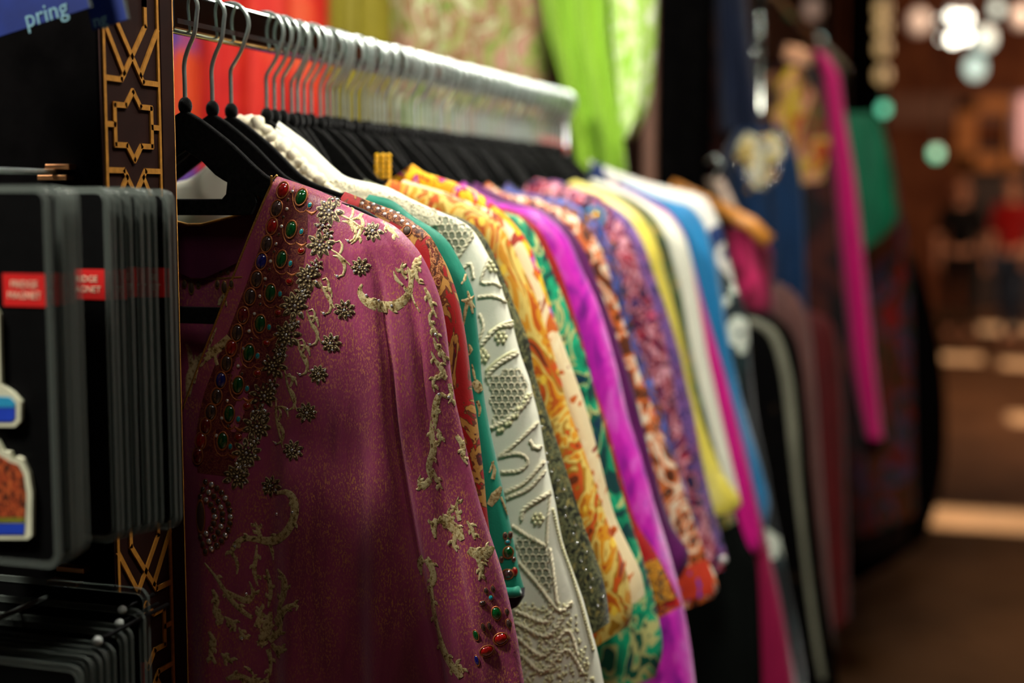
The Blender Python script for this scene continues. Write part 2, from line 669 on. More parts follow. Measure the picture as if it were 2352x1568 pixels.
def coons(Lp, Rp, Tp, Bp):
    nv, nu = len(Lp), len(Tp)
    g = []
    for j in range(nv):
        v = j / (nv - 1)
        row = []
        for i in range(nu):
            u = i / (nu - 1)
            p = Lp[j] * (1 - u) + Rp[j] * u + Tp[i] * (1 - v) + Bp[i] * v
            p = p - (Tp[0] * (1 - u) * (1 - v) + Tp[-1] * u * (1 - v) + Bp[0] * (1 - u) * v + Bp[-1] * u * v)
            row.append(p)
        g.append(row)
    return g


def garment(name, Y, sil, mat, neck=0.0825, vdepth=0.15, backdrop=0.03, hem=0.62, b=0.015, amp=0.004, freq=3.0,
            ph=0.0, nu=22, nv=46, xc=XC, zn=None, valleys=(), parent=None, smooth_sil=True, neckz=None):
    """hanging garment: front and back sheet joined over the shoulders and down the sleeve edge, mirrored about the hook"""
    zn = ZN if zn is None else zn
    rp = [onY(px, py, Y) for px, py in sil]
    rp = [Vector((p.x, p.z, 0)) for p in rp]
    R = catmull(rp, nv) if smooth_sil else resample(rp, nv)
    nk = Vector((xc + neck, zn + (arm_top(neck) + 0.004 if neckz is None else neckz), 0))
    tp = [nk]
    for x, t, _ in ARM:
        if x > neck + 0.012 and xc + x < rp[0].x - 0.018:
            f = smooth01((xc + x - nk.x) / max(1e-6, rp[0].x - nk.x))
            base = zn + t + 0.004
            lin_ = nk.y + (rp[0].y - nk.y) * (xc + x - nk.x) / (rp[0].x - nk.x)
            tp.append(Vector((xc + x, base * (1 - f) + (lin_ if f > .6 else base) * f, 0)))
    tp.append(rp[0])
    T = catmull(tp, nu)
    hemz = min(hem, rp[-1].y)
    B = catmull([(xc, hemz, 0), (xc * 0.5 + rp[-1].x * 0.5, hemz * 0.5 + rp[-1].y * 0.5 - 0.004, 0), rp[-1]], nu)
    vb = Vector((xc, nk.y - vdepth, 0))
    Lf = resample([nk, nk.lerp(vb, .5) + Vector((0.003, 0, 0)), vb, Vector((xc, hemz, 0))], nv)
    bb = Vector((xc, nk.y - backdrop, 0))
    Lb = resample([nk, nk.lerp(bb, .45) + Vector((0, -backdrop * .3, 0)), bb, Vector((xc, hemz, 0))], nv)
    verts, faces = [], []

    def sheet(Lp, sign, mirror):
        g = coons(Lp, R, T, B)
        base = len(verts)
        for j, row in enumerate(g):
            v = j / (nv - 1)
            for i, p in enumerate(row):
                u = i / (nu - 1)
                t = b * math.sqrt(max(0, 1 - u ** 5)) * math.sqrt(min(1, v / 0.10))
                x = p.x
                xr = (x - xc) / 0.25
                d = amp * smooth01(v * 1.6) * (math.sin(6.283 * (freq * xr + ph + 0.35 * v)) + 0.5 * math.sin(6.283 * (freq * 1.9 * xr + 2.3 * ph)))
                for (u0, u1, w, dp) in valleys:
                    uc = u0 + (u1 - u0) * v
                    d += dp * smooth01(v * 2.5) * math.exp(-((u - uc) / w) ** 2)
                xx = 2 * xc - x if mirror else x
                verts.append((xx, Y + sign * t + d * (1 - 0.6 * u ** 6), p.y))
        for j in range(nv - 1):
            for i in range(nu - 1):
                q = (base + j * nu + i, base + j * nu + i + 1, base + (j + 1) * nu + i + 1, base + (j + 1) * nu + i)
                faces.append(q if (sign > 0) ^ mirror else tuple(reversed(q)))

    for mirror in (False, True):
        sheet(Lf, -1, mirror)
        sheet(Lb, 1, mirror)
    bm = bmesh.new()
    vs = [bm.verts.new(v) for v in verts]
    for f in faces:
        bm.faces.new([vs[i] for i in f])
    bmesh.ops.remove_doubles(bm, verts=bm.verts, dist=2e-5)
    o = bm_obj(name, bm, mat, parent)
    info = dict(Lf=[(p.x, p.y) for p in Lf], Lb=[(p.x, p.y) for p in Lb], Y=Y, xc=xc, b=b, R=R)
    return o, info


def bvh_of(o):
    me = o.data
    return BVHTree.FromPolygons([v.co.copy() for v in me.vertices], [tuple(p.vertices) for p in me.polygons])


def hit(bvh, px, py):
    d = ray(px, py)
    loc, nrm, idx, dist = bvh.ray_cast(CAMP, d)
    if loc is None:
        return None
    if nrm.dot(d) > 0:
        nrm = -nrm
    return loc, nrm


def ribbon(bvh, pts, widths, mat, parent, name='gold_scroll', lift=0.00035, n=None):
    """an embroidered band lying on the cloth; pts and widths in picture pixels"""
    P = [Vector((x, y, 0)) for x, y in pts]
    L = sum((P[i + 1] - P[i]).length for i in range(len(P) - 1))
    n = n or max(5, min(40, int(L / 9)))
    C = catmull(P, n)
    if len(widths) == 1:
        widths = widths * 2
    verts, faces, ok = [], [], True
    last = 0.0
    for i, c in enumerate(C):
        t = C[min(i + 1, n - 1)] - C[max(i - 1, 0)]
        nn = Vector((-t.y, t.x, 0)).normalized()
        f = i / (n - 1) * (len(widths) - 1)
        k0 = min(int(f), len(widths) - 2)
        w = widths[k0] + (widths[k0 + 1] - widths[k0]) * (f - k0)
        row = []
        for s, h in ((-1, 0.0), (-0.55, 0.8), (0, 1.0), (0.55, 0.8), (1, 0.0)):
            r = None
            for sh in (1.0, 0.8, 0.6, 0.4, 0.2, 0.0):
                q = c + nn * (w / 2 * s * sh)
                r = hit(bvh, q.x, q.y)
                if r is not None:
                    break
            if r is None:
                ok = False
                break
            row.append(r[0] + r[1] * (0.0002 + lift * h))
        if not ok:
            ok = True
            if len(verts) > 2:
                break
            verts.clear()
            continue
        verts.append(row)
    m = len(verts)
    if m < 3:
        return None
    flat = [v for row in verts for v in row]
    for i in range(m - 1):
        for s in range(4):
            faces.append((i * 5 + s, i * 5 + s + 1, (i + 1) * 5 + s + 1, (i + 1) * 5 + s))
    return mesh_obj(name, flat, faces, mat, parent)


def cord(bvh, pts, rpx, mat, parent, name='braided_cord', twist=True):
    P = [Vector((x, y, 0)) for x, y in pts]
    L = sum((P[i + 1] - P[i]).length for i in range(len(P) - 1))
    n = max(6, int(L / 5))
    C = catmull(P, n)
    pos = []
    for c in C:
        r = hit(bvh, c.x, c.y)
        if r is None:
            continue
        pos.append(r[0] + r[1] * 0.0012)
    if len(pos) < 4:
        return None
    rad = rpx / 2800.0
    bm = bmesh.new()
    if twist:
        m = len(pos)
        P2 = resample(pos, m * 2)
        for s in (0, math.pi):
            strand = []
            for i, p in enumerate(P2):
                t = P2[min(i + 1, len(P2) - 1)] - P2[max(i - 1, 0)]
                t.normalize()
                a = Vector((0, -1, 0))
                a = (a - t * a.dot(t)).normalized()
                bn = t.cross(a)
                ang = s + i * 0.75
                strand.append(p + (a * math.cos(ang) + bn * math.sin(ang)) * rad * 0.5)
            add_tube(bm, strand, rad * 0.62, 6)
    else:
        add_tube(bm, pos, rad, 6)
    return bm_obj(name, bm, mat, parent)


# shared gem meshes: a unit dome and its rim
bm = bmesh.new()
bmesh.ops.create_uvsphere(bm, u_segments=14, v_segments=8, radius=1.0)
bmesh.ops.delete(bm, geom=[v for v in bm.verts if v.co.z < -0.05], context='VERTS')
for v_ in bm.verts:
    v_.co.z *= 0.55
DOME = bpy.data.meshes.new('gemstone')
bm.to_mesh(DOME)
bm.free()
DOME.polygons.foreach_set('use_smooth', [True] * len(DOME.polygons))
bm = bmesh.new()
add_tube(bm, [(1.12 * math.cos(a), 1.12 * math.sin(a), 0.02) for a in [2 * math.pi * i / 20 for i in range(21)]], 0.13, 6, cap=False)
RIM = bpy.data.meshes.new('setting')
bm.to_mesh(RIM)
bm.free()
RIM.polygons.foreach_set('use_smooth', [True] * len(RIM.polygons))
DOMES, RIMS = {}, {}


def dome(mname):
    if mname not in DOMES:
        m = DOME.copy()
        m.name = 'gemstone'
        m.materials.append(MT[mname])
        DOMES[mname] = m
    return DOMES[mname]


def rim(mname):
    if mname not in RIMS:
        m = RIM.copy()
        m.materials.append(MT[mname])
        RIMS[mname] = m
    return RIMS[mname]


def gem(bvh, px, py, w, h, mname, parent, rot=0.0, rimm='copper_rim', name='gemstone'):
    """w, h in picture pixels"""
    r = hit(bvh, px, py)
    if r is None:
        return None
    p, nrm = r
    up = Vector((0, 0, 1))
    yv = (up - nrm * up.dot(nrm)).normalized()
    xv = yv.cross(nrm)
    ca, sa = math.cos(rot), math.sin(rot)
    xv, yv = xv * ca + yv * sa, yv * ca - xv * sa
    dpt = (p - CAMP).length
    sx, sy = w / 2 * dpt / FPX, h / 2 * dpt / FPX
    sz = min(sx, sy)
    M = Matrix(((xv.x * sx, yv.x * sy, nrm.x * sz, p.x + nrm.x * 0.0006), (xv.y * sx, yv.y * sy, nrm.y * sz, p.y + nrm.y * 0.0006),
                (xv.z * sx, yv.z * sy, nrm.z * sz, p.z + nrm.z * 0.0006), (0, 0, 0, 1)))
    o = bpy.data.objects.new(name, dome(mname))
    COL.objects.link(o)
    o.parent = parent
    o.matrix_parent_inverse = wm(parent).inverted()
    o.matrix_basis = M
    if rimm:
        q = bpy.data.objects.new('setting', rim(rimm))
        COL.objects.link(q)
        q.parent = o
    return o


def drape(name, Y, Lpx, Rpx, mat, b=0.03, amp=0.010, freq=4.0, ph=0.0, nu=26, nv=30, parent=None, taper=True):
    """cloth hanging freely between two outlines given in picture pixels on the plane y = Y"""
    f = lambda P: [Vector((p.x, p.z, 0)) for p in (onY(x, y, Y) for x, y in P)]
    L, R = catmull(f(Lpx), nv), catmull(f(Rpx), nv)
    verts, faces = [], []
    for sign in (-1, 1):
        base = len(verts)
        for j in range(nv):
            v = j / (nv - 1)
            for i in range(nu):
                u = i / (nu - 1)
                p = L[j].lerp(R[j], u)
                t = b * math.sqrt(max(0, 1 - (2 * u - 1) ** 4))
                d = amp * (math.sin(6.283 * (freq * u + ph + 0.15 * v)) + 0.4 * math.sin(6.283 * (freq * 2.3 * u + 3 * ph - 0.2 * v)))
                verts.append((p.x, Y + sign * t + d, p.y))
        for j in range(nv - 1):
            for i in range(nu - 1):
                q = (base + j * nu + i, base + j * nu + i + 1, base + (j + 1) * nu + i + 1, base + (j + 1) * nu + i)
                faces.append(q if sign > 0 else tuple(reversed(q)))
    bm = bmesh.new()
    vs = [bm.verts.new(v) for v in verts]
    for q in faces:
        bm.faces.new([vs[i] for i in q])
    bmesh.ops.remove_doubles(bm, verts=bm.verts, dist=1e-5)
    return bm_obj(name, bm, mat, parent)


# ---------------------------------------------------------------- magnet stand on the left
MT['black_lacquer'] = plain('black_lacquer', (0.0022, 0.002, 0.002, 1), 0.9, 0, 0.3, 30, Specular_IOR_Level=0.0)
MT['umber_lacquer'] = plain('umber_lacquer', lin(34, 15, 10), 0.6, 0, 0.25, 30, Specular_IOR_Level=0.12)
MT['gold_paint'] = plain('gold_paint', lin(176, 120, 42), 0.5, 0.25, 0.2, 200)
SX, SY0, SY1 = -0.606, 0.922, 1.022
stand = empty('display_stand', (-0.95, 0.97, 0))
tag(stand, 'black lacquered display stand with golden star lattice on its side', 'display stand')
box('body', (-1.35, SY0, 0), (SX - 0.002, SY1, 2.05), MT['black_lacquer'], stand, 0.002)
box('side_panel', (SX - 0.002, SY0 + 0.001, 0), (SX - 0.0008, SY1 - 0.018, 2.05), MT['umber_lacquer'], stand)
box('corner_edge', (SX - 0.002, SY1 - 0.0175, 0), (SX + 0.0008, SY1 + 0.001, 2.05), MT['umber_lacquer'], stand, 0.0006)
tube('gold_edge_line', [(SX + 0.0008, SY1 + 0.0010, 0.0), (SX + 0.0008, SY1 + 0.0010, 2.05)], 0.00035, MT['gold_paint'], stand, 6)
# lattice: bars 4 mm wide, drawn on the side face (y along the face, z up)
YC, HWD = SY0 + 0.042, 0.0375


def lat_bar(bm, a, b, w=0.0042):
    a, b = Vector((a[0], a[1], 0)), Vector((b[0], b[1], 0))
    t = (b - a).normalized()
    nn = Vector((-t.y, t.x, 0)) * (w / 2)
    a2, b2 = a - t * w * 0.3, b + t * w * 0.3
    q = [a2 + nn, b2 + nn, b2 - nn, a2 - nn]
    lo = [bm.verts.new((SX - 0.0010, p.x, p.y)) for p in q]
    hi = [bm.verts.new((SX + 0.0006, p.x, p.y)) for p in q]
    fs = [bm.faces.new(hi), bm.faces.new(list(reversed(lo)))]
    for i in range(4):
        fs.append(bm.faces.new((lo[i], lo[(i + 1) % 4], hi[(i + 1) % 4], hi[i])))
    bmesh.ops.recalc_face_normals(bm, faces=fs)


def lat(segs, zc, name, flip=False):
    bm = bmesh.new()
    for poly in segs:
        for (a, b) in zip(poly[:-1], poly[1:]):
            s = -1 if flip else 1
            lat_bar(bm, (YC + a[0] * HWD, zc + s * a[1]), (YC + b[0] * HWD, zc + s * b[1]))
    return bm_obj(name, bm, MT['gold_paint'], stand, False)


STAR = [[(0, .0262), (-.27, .0150), (-.68, .0150), (-.68, -.0150), (-.27, -.0150), (0, -.0262), (.27, -.0150), (.68, -.0150), (.68, .0150), (.27, .0150), (0, .0262)],
        [(-.68, 0), (-1, 0)], [(.68, 0), (1, 0)]]
CROSS = [[(-1, -.0185), (-.40, -.0185), (0, 0), (.53, .0245), (.53, .055)], [(1, -.0185), (.40, -.0185), (0, 0), (-.53, .0245), (-.53, .055)],
         [(-1, .0235), (-.30, -.0140)], [(1, .0235), (.30, -.0140)]]
z_star = onX(315, 290, SX).z
for kk in range(-5, 3):
    zc = z_star + kk * 0.2005
    if zc < 0.1 or zc > 1.95:
        continue
    lat(STAR, zc, 'star_lattice')
    if zc + 0.11 < 2.05:
        lat(CROSS, zc + 0.0525, 'cross_lattice')
    if zc - 0.11 > 0:
        lat(CROSS, zc - 0.0525, 'cross_lattice', True)
for sgn in (-1, 1):
    bm = bmesh.new()
    y = YC + sgn * HWD
    add_box(bm, (SX - 0.001, y - 0.0016, 0.02), (SX + 0.0006, y + 0.0016, 2.04))
    bm_obj('border_strip', bm, MT['gold_paint'], stand, False)

# peg hooks with copper plates on the front of the stand
for (px, py, w) in ((138, 383, 66), (126, 408, 80), (167, 1306, 76), (148, 1337, 82)):
    c = onY(px, py, SY0 - 0.006)
    hw = w / 2 / 3150
    bm = bmesh.new()
    add_box(bm, (c.x - hw, SY0 - 0.010, c.z - 0.0020), (c.x + hw, SY0, c.z + 0.0020), 0.0006)
    bm_obj('hook_plate', bm, MT['copper'], stand, False)
for (px, py) in ((140, 395), (150, 1352)):
    c = onY(px, py, SY0)
    tube('peg', [(c.x, SY0, c.z), (c.x, SY0 - 0.17, c.z), (c.x, SY0 - 0.18, c.z + 0.012)], 0.0022, MT['hook_chrome'], stand, 8)

# blister cards
k = NT('clear_plastic_sleeve')
k.set(Base_Color=(0.12, 0.14, 0.12, 1), Roughness=0.25, Alpha=0.30)
k.b.inputs['Specular IOR Level'].default_value = 0.6
k.set(Roughness=k.ramp(k.noise(k.coord(), 80, 2), [(0.3, (0.2,) * 3), (0.7, (0.35,) * 3)]))
MT['sleeve'] = k.m
MT['card'] = plain('black_card', (0.0022, 0.0022, 0.0022, 1), 0.5, 0, 0.2, Specular_IOR_Level=0.06)
MT['card_red'] = plain('red_label', lin(188, 14, 10), 0.5, 0, 0.08)
MT['card_text'] = plain('pale_print', lin(226, 190, 160), 0.6, 0, 0.05)


def text_mesh(body, size, name, mat, parent, M, extrude=0.0002):
    cu = bpy.data.curves.new(name, 'FONT')
    cu.body = body
    cu.size = size
    cu.align_x = 'CENTER'
    cu.align_y = 'CENTER'
    cu.extrude = extrude
    cu.resolution_u = 3
    tmp = bpy.data.objects.new('tmp_text', cu)
    COL.objects.link(tmp)
    dg = bpy.context.evaluated_depsgraph_get()
    me = bpy.data.meshes.new_from_object(tmp.evaluated_get(dg))
    bpy.data.objects.remove(tmp)
    bpy.data.curves.remove(cu)
    me.transform(M)
    me.materials.clear()
    me.materials.append(mat)
    me.name = name
    return link(name, me, None, parent)


CW, CH = 0.150, 0.248


def make_card(xr, Y, ztop, label, group, lab_px=None, cw=CW, ch=CH, tilt=0.0):
    r = empty('blister_card', (xr - cw / 2, Y, ztop - ch), tilt)
    M = Matrix.Translation((0, 0, 0))
    pts = [(x, ch / 2 + z) for x, z in rrect(cw - 0.010, ch - 0.010, 0.006)]
    bm = bmesh.new()
    extrude_poly(bm, pts, -0.0006, 0.0006)
    o = bm_obj('backing_card', bm, MT['card'], None, False)
    o.parent = r
    outer = [(x, ch / 2 + z) for x, z in rrect(cw, ch, 0.009)]
    inner = [(x, ch / 2 + z) for x, z in rrect(cw - 0.009, ch - 0.009, 0.0065)]
    bm = bmesh.new()
    n = len(outer)
    ring = []
    for P, y in ((outer, -0.0018), (outer, 0.0018), (inner, 0.0012), (inner, -0.0012)):
        ring.append([bm.verts.new((x, y, z)) for x, z in P])
    for a in range(4):
        A, B = ring[a], ring[(a + 1) % 4]
        for i in range(n):
            bm.faces.new((A[i], A[(i + 1) % n], B[(i + 1) % n], B[i]))
    bmesh.ops.recalc_face_normals(bm, faces=bm.faces)
    o = bm_obj('plastic_rim', bm, MT['sleeve'], None, False)
    o.parent = r
    # red band
    lz = ch - 0.067
    bm = bmesh.new()
    add_box(bm, (cw / 2 - 0.0365, -0.0011, lz - 0.0105), (cw / 2 - 0.005, -0.0006, lz + 0.0105), 0.0)
    o = bm_obj('red_label', bm, MT['card_red'], None, False)
    o.parent = r
    rot = Matrix.Rotation(math.pi / 2, 4, 'X')
    for i, wd in enumerate(('FRIDGE', 'MAGNET')):
        t = text_mesh(wd, 0.0062, 'lettering', MT['card_text'], None,
                      Matrix.Translation((cw / 2 - 0.0205, -0.0012, lz + 0.0036 - i * 0.0072)) @ rot)
        t.parent = o
    tag(r, label, 'magnet card', group)
    return r


def poly_plate(name, pts, y0, y1, mat, parent, Y):
    bm = bmesh.new()
    P = [onY(x, y, Y) for x, y in pts]
    extrude_poly(bm, [(p.x, p.z) for p in P], y0, y1)
    return bm_obj(name, bm, mat, parent, False)


MT['magnet_white'] = plain('magnet_border', lin(200, 200, 170), 0.5)
MT['magnet_blue'] = plain('magnet_blue', lin(30, 60, 170), 0.4)
MT['magnet_sky'] = plain('magnet_sky', lin(40, 140, 180), 0.4)
MT['magnet_brick'] = blotch('magnet_brick', [(0, lin(70, 30, 10)), (.45, lin(150, 60, 24)), (.6, lin(180, 90, 40))], 300, 1, 2, 0.5)
MT['magnet_olive'] = plain('magnet_olive', lin(110, 110, 30), 0.5)

ORD = ['first', 'second', 'third', 'fourth', 'fifth', 'sixth', 'seventh', 'eighth', 'ninth']
ZC = onY(100, 424, 0.775).z
front = make_card(onY(122, 700, 0.775).x, 0.775, ZC, 'frontmost black magnet card with red label and two picture magnets', 'black magnet cards on the stand')
fy = 0.775 - 0.0008
poly_plate('picture_magnet', [(-70, 978), (40, 978), (53, 965), (54, 920), (36, 900), (8, 880), (4, 720), (-12, 690), (-70, 690)], fy - 0.003, fy, MT['magnet_white'], front, fy)
mA = front.children[-1]
poly_plate('sea_print', [(-66, 966), (34, 966), (42, 958), (42, 935), (-66, 935)], fy - 0.0034, fy - 0.003, MT['magnet_blue'], mA, fy)
poly_plate('sky_print', [(-66, 933), (42, 933), (42, 922), (30, 910), (-66, 905)], fy - 0.0034, fy - 0.003, MT['magnet_sky'], mA, fy)
poly_plate('picture_magnet', [(-70, 1236), (70, 1236), (79, 1228), (80, 1130), (73, 1085), (58, 1052), (46, 1046), (36, 1052), (30, 1036), (14, 1034), (0, 1008), (-70, 1000)], fy - 0.003, fy, MT['magnet_white'], front, fy)
mB = front.children[-1]
poly_plate('castle_print', [(-66, 1185), (64, 1185), (66, 1130), (60, 1085), (50, 1066), (28, 1058), (0, 1040), (-66, 1020)], fy - 0.0034, fy - 0.003, MT['magnet_brick'], mB, fy)
poly_plate('lawn_print', [(-66, 1198), (64, 1198), (64, 1186), (-66, 1186)], fy - 0.0034, fy - 0.003, MT['magnet_olive'], mB, fy)
poly_plate('sea_print', [(-66, 1224), (62, 1224), (64, 1200), (-66, 1200)], fy - 0.0034, fy - 0.003, MT['magnet_blue'], mB, fy)
for i, (px, Y) in enumerate(((150, .789), (162, .796), (170, .803), (178, .810), (188, .817))):
    make_card(onY(px, 700, Y).x, Y, onY(px, 425 + i, Y).z, 'black magnet card, %s from the front in the front bundle' % ORD[i + 1], 'magnet cards of the front bundle')
for i, (px, Y, py) in enumerate(((258, .848, 428), (268, .855, 430), (284, .862, 431), (306, .869, 432), (330, .877, 428), (346, .884, 430), (362, .891, 431), (394, .899, 433), (405, .907, 435))):
    make_card(onY(px, 700, Y).x, Y, onY(px, py, Y).z, 'black magnet card with red label, %s from the front in the rear bundle' % ORD[i], 'magnet cards of the rear bundle')
for i, (px, Y, py) in enumerate(((190, .800, 1530), (212, .810, 1508), (232, .820, 1500), (247, .830, 1490), (265, .840, 1478), (291, .855, 1450), (306, .865, 1437), (336, .885, 1400), (346, .900, 1352))):
    make_card(onY(px, 1540, Y).x, Y, onY(px, py, Y).z, 'black magnet card, %s from the front in the stepped lower row' % ORD[i], 'magnet cards of the lower row')
for (px, py, Y) in ((281, 1400, .88), (274, 1431, .87), (224, 1471, .83)):
    c = onY(px, py, Y)
    bm = bmesh.new()
    add_tube(bm, [(c.x, SY0, c.z), (c.x, Y, c.z)], 0.0016, 8)
    pg = bm_obj('ball_peg', bm, MT['card'], stand)
    bm = bmesh.new()
    add_ball(bm, (c.x, Y, c.z), 0.0034, 10, 8)
    bm_obj('peg_tip', bm, MT['white_plastic'], pg)

# blue tilted cards at the top left
MT['blue_card'] = plain('blue_card', lin(8, 30, 92), 0.45, 0, 0.15)
MT['blue_text'] = plain('pale_blue_print', lin(96, 136, 146), 0.6)


def blue_card(px0, px1, py, hpx, Y, body, label, tcx, tcy, ts):
    c0, c1 = onY(px0, py, Y), onY(px1, py, Y)
    cx, cz = (c0.x + c1.x) / 2, c0.z
    ang = math.radians(13)
    w = (c1.x - c0.x)
    h = hpx / 3500
    r = empty('hanging_blue_card', (cx, Y, cz))
    M = Matrix.Translation((cx, Y, cz)) @ Matrix.Rotation(-ang, 4, 'Y')
    bm = bmesh.new()
    add_box(bm, (-w / 2, -0.0008, 0), (w / 2, 0.0008, h), 0.0004)
    bm.transform(M)
    bm_obj('card', bm, MT['blue_card'], r, False)
    bm = bmesh.new()
    add_box(bm, (w / 2 - 0.0006, -0.0012, 0.0), (w / 2 + 0.0016, 0.0012, h), 0.0004)
    bm.transform(M)
    bm_obj('plastic_edge', bm, MT['sleeve'], r, False)
    tp = onY(tcx, tcy, Y)
    text_mesh(body, ts, 'lettering', MT['blue_text'], r,
              Matrix.Translation((tp.x, Y - 0.0010, tp.z)) @ Matrix.Rotation(-ang, 4, 'Y') @ Matrix.Rotation(math.pi / 2, 4, 'X'))
    tag(r, label, 'card')
    return r


blue_card(-120, 214, 78, 300, 0.86, 'pring', 'wide blue card with pale lettering tilted at the top of the stand', 108, 32, 0.0175)
blue_card(212, 296, 60, 290, 0.875, 'ng', 'narrow blue card end with a clear plastic edge beside the star lattice', 231, 47, 0.0125)

# ---------------------------------------------------------------- the garments on the rail
GH = 'hangers carrying the garments on the chrome rail'
GG = 'garments hanging on the chrome rail'


def root_for(name, Y, label, zbase=0.62):
    r = empty(name, (XC, Y, zbase))
    return tag(r, label, 'kaftan', None)


# --- pink kaftan (front)
Y = 1.050
pink = root_for('kaftan', Y, 'dusty pink lurex kaftan with jewelled neckline, nearest on the rail')
hanger(Y, 'full', 0, 'black velvet hanger holding the jewelled pink kaftan, nearest on the rail', GH)
sil = [(842, 488), (905, 518), (940, 550), (965, 581), (986, 620), (1010, 683), (1024, 753), (1033, 841), (1042, 905), (1058, 975), (1097, 1125), (1134, 1248),
       (1157, 1331), (1187, 1468), (1192, 1500), (1215, 1640)]
cl, inf = garment('cloth', Y, sil, MT['pink'], vdepth=0.1915, backdrop=0.042, b=0.017, amp=0.0046, freq=3.3, ph=.15, nu=70, nv=120, parent=pink,
                  valleys=((0.805, 0.80, 0.016, 0.014), (0.915, 0.90, 0.012, 0.009), (0.55, 0.58, 0.05, 0.004)))
PB = bvh_of(cl)
# cuff band of plain purple near the sleeve hem
vp = [(x, inf['Y'] - 0.0, z) for x, z in inf['Lf']]
edge = []
for (x, z) in inf['Lf']:
    if z < 1.584 - 0.062 - 0.190:
        break
    q = PB.ray_cast(Vector((x + 0.0006, 0.9, z)), Vector((0, 1, 0)))
    edge.append(Vector((x, (q[0].y if q[0] else Y - 0.010), z)))
tube('gold_neck_cord', edge, 0.0010, MT['gold_cord'], pink, 6)
bk = []
for (x, z) in inf['Lb']:
    if x <= XC + 0.0008 and bk:
        break
    bk.append((x, Y + 0.010 * min(1, len(bk) / 6), z + 0.0005))
bk = bk + [(2 * XC - x, y, z) for x, y, z in reversed(bk)]
tube('gold_back_neck_cord', bk, 0.0012, MT['gold_cord'], pink, 6)
# purple facing inside the back neck
fac = []
for (x, y, z) in bk:
    fac.append((x, y + 0.0015, z))
vs, fs = [], []
for (x, y, z) in fac:
    f = 1 - abs(x - XC) / 0.083
    vs += [(x, min(y, Y + 0.0125), z), (x, Y + 0.0128, z - 0.022), (x, Y + 0.0130, z - 0.012 - 0.034 * max(0.12, f) ** .4)]
for i in range(len(fac) - 1):
    for s in range(2):
        fs.append((i * 3 + s, i * 3 + s + 1, (i + 1) * 3 + s + 1, (i + 1) * 3 + s))
mesh_obj('back_facing', vs, fs, MT['purple_lining'], pink)
k = NT('maroon_embroidery')
v = k.coord()
nz = k.noise(v, 130, 3, .6, 1.8)
k.set(Base_Color=k.ramp(nz, [(.40, lin(74, 12, 26)), (.475, lin(92, 18, 30)), (.495, lin(150, 92, 52)), (.515, lin(84, 14, 28)), (.60, lin(96, 20, 34)), (.62, lin(140, 90, 54)), (.64, lin(80, 12, 26))]))
cloth_finish(k, 0.6, 0.2)
MT['maroon_embroidery'] = k.m
ribbon(PB, [(676, 440), (668, 500), (646, 590), (616, 690), (580, 800), (548, 890), (520, 970), (502, 1040), (496, 1090)], [52, 90, 112, 120, 128, 136, 140, 120, 84], MT['maroon_embroidery'], pink, 'embroidered_placket', 0.0001, 60)
# column of large oval stones along the neck edge
col1 = [(650, 437), (636, 479), (625, 520), (613, 560), (601, 600), (590, 641), (575, 681), (559, 724), (545, 764), (532, 799), (521, 834), (508, 873), (498, 910), (485, 946), (473, 978),
        (462, 1012), (455, 1046)]
cc = ['ruby', 'smoke', 'ruby', 'smoke', 'sapphire', 'smoke', 'smoke', 'garnet', 'smoke', 'ruby', 'smoke', 'sapphire', 'smoke', 'smoke', 'garnet', 'ruby', 'garnet']
for (x, y), c in zip(col1, cc):
    gem(PB, x, y, 25, 35, c, pink, -0.22)
for i, (x, y) in enumerate(((692, 453), (669, 527), (647, 595), (622, 672), (598, 743), (572, 810), (547, 884), (527, 950), (512, 1012))):
    gem(PB, x, y, 25, 37, 'emerald', pink, -0.2)
    ribbon(PB, [(x - 16, y - 26), (x - 20, y), (x - 14, y + 26), (x + 2, y + 36), (x + 14, y + 26)], [2, 3, 3, 4, 2], MT['copper_rim'], pink, 'copper_outline')
    ribbon(PB, [(x + 12, y + 30), (x + 24, y + 38), (x + 36, y + 30)], [3, 8, 2], MT['copper_rim'], pink, 'copper_outline')
for (x, y) in ((712, 471), (693, 532), (668, 605), (644, 675), (619, 751), (592, 817), (568, 892), (548, 962), (530, 1025)):
    gem(PB, x, y, 10, 14, 'turquoise', pink, -0.2)
for (x, y) in ((692, 576), (665, 646), (639, 718), (612, 788), (591, 857), (567, 932), (548, 1003)):
    gem(PB, x, y, 15, 13, 'ruby', pink, 0.2)
for i in range(15):
    t = i / 14
    x, y = 672 + (498 - 672) * t, 440 + (1000 - 440) * t
    gem(PB, x, y, 8, 8, 'pearl' if i % 3 else 'crystal', pink, 0)
    gem(PB, x - 10 + 26 * t, y + 18, 7, 7, 'smoke', pink, 0, 'copper_rim')


def petal_fan(bm, bvh, x, y, r, rot, n, rad, ln, wd, z):
    for q in range(n):
        jr = math.sin(q * 12.9898 + rot * 78.233 + x)
        a = rot + 2 * math.pi * q / n + 0.16 * jr
        c = (x + math.cos(a) * r * rad * (1 + .16 * jr), y + math.sin(a) * r * rad * (1 + .16 * jr))
        h = hit(bvh, *c)
        if h is None:
            continue
        vv = []
        for s in range(8):
            b_ = 2 * math.pi * s / 8
            lx = math.cos(b_) * ln * r
            ly = math.sin(b_) * wd * r * (1.0 - 0.35 * math.cos(b_))
            pxx = c[0] + lx * math.cos(a) - ly * math.sin(a)
            pyy = c[1] + lx * math.sin(a) + ly * math.cos(a)
            hh = hit(bvh, pxx, pyy) or h
            vv.append(bm.verts.new(hh[0] + hh[1] * z))
        ct = bm.verts.new(h[0] + h[1] * (z + 0.0004))
        for s in range(8):
            bm.faces.new((vv[s], vv[(s + 1) % 8], ct))


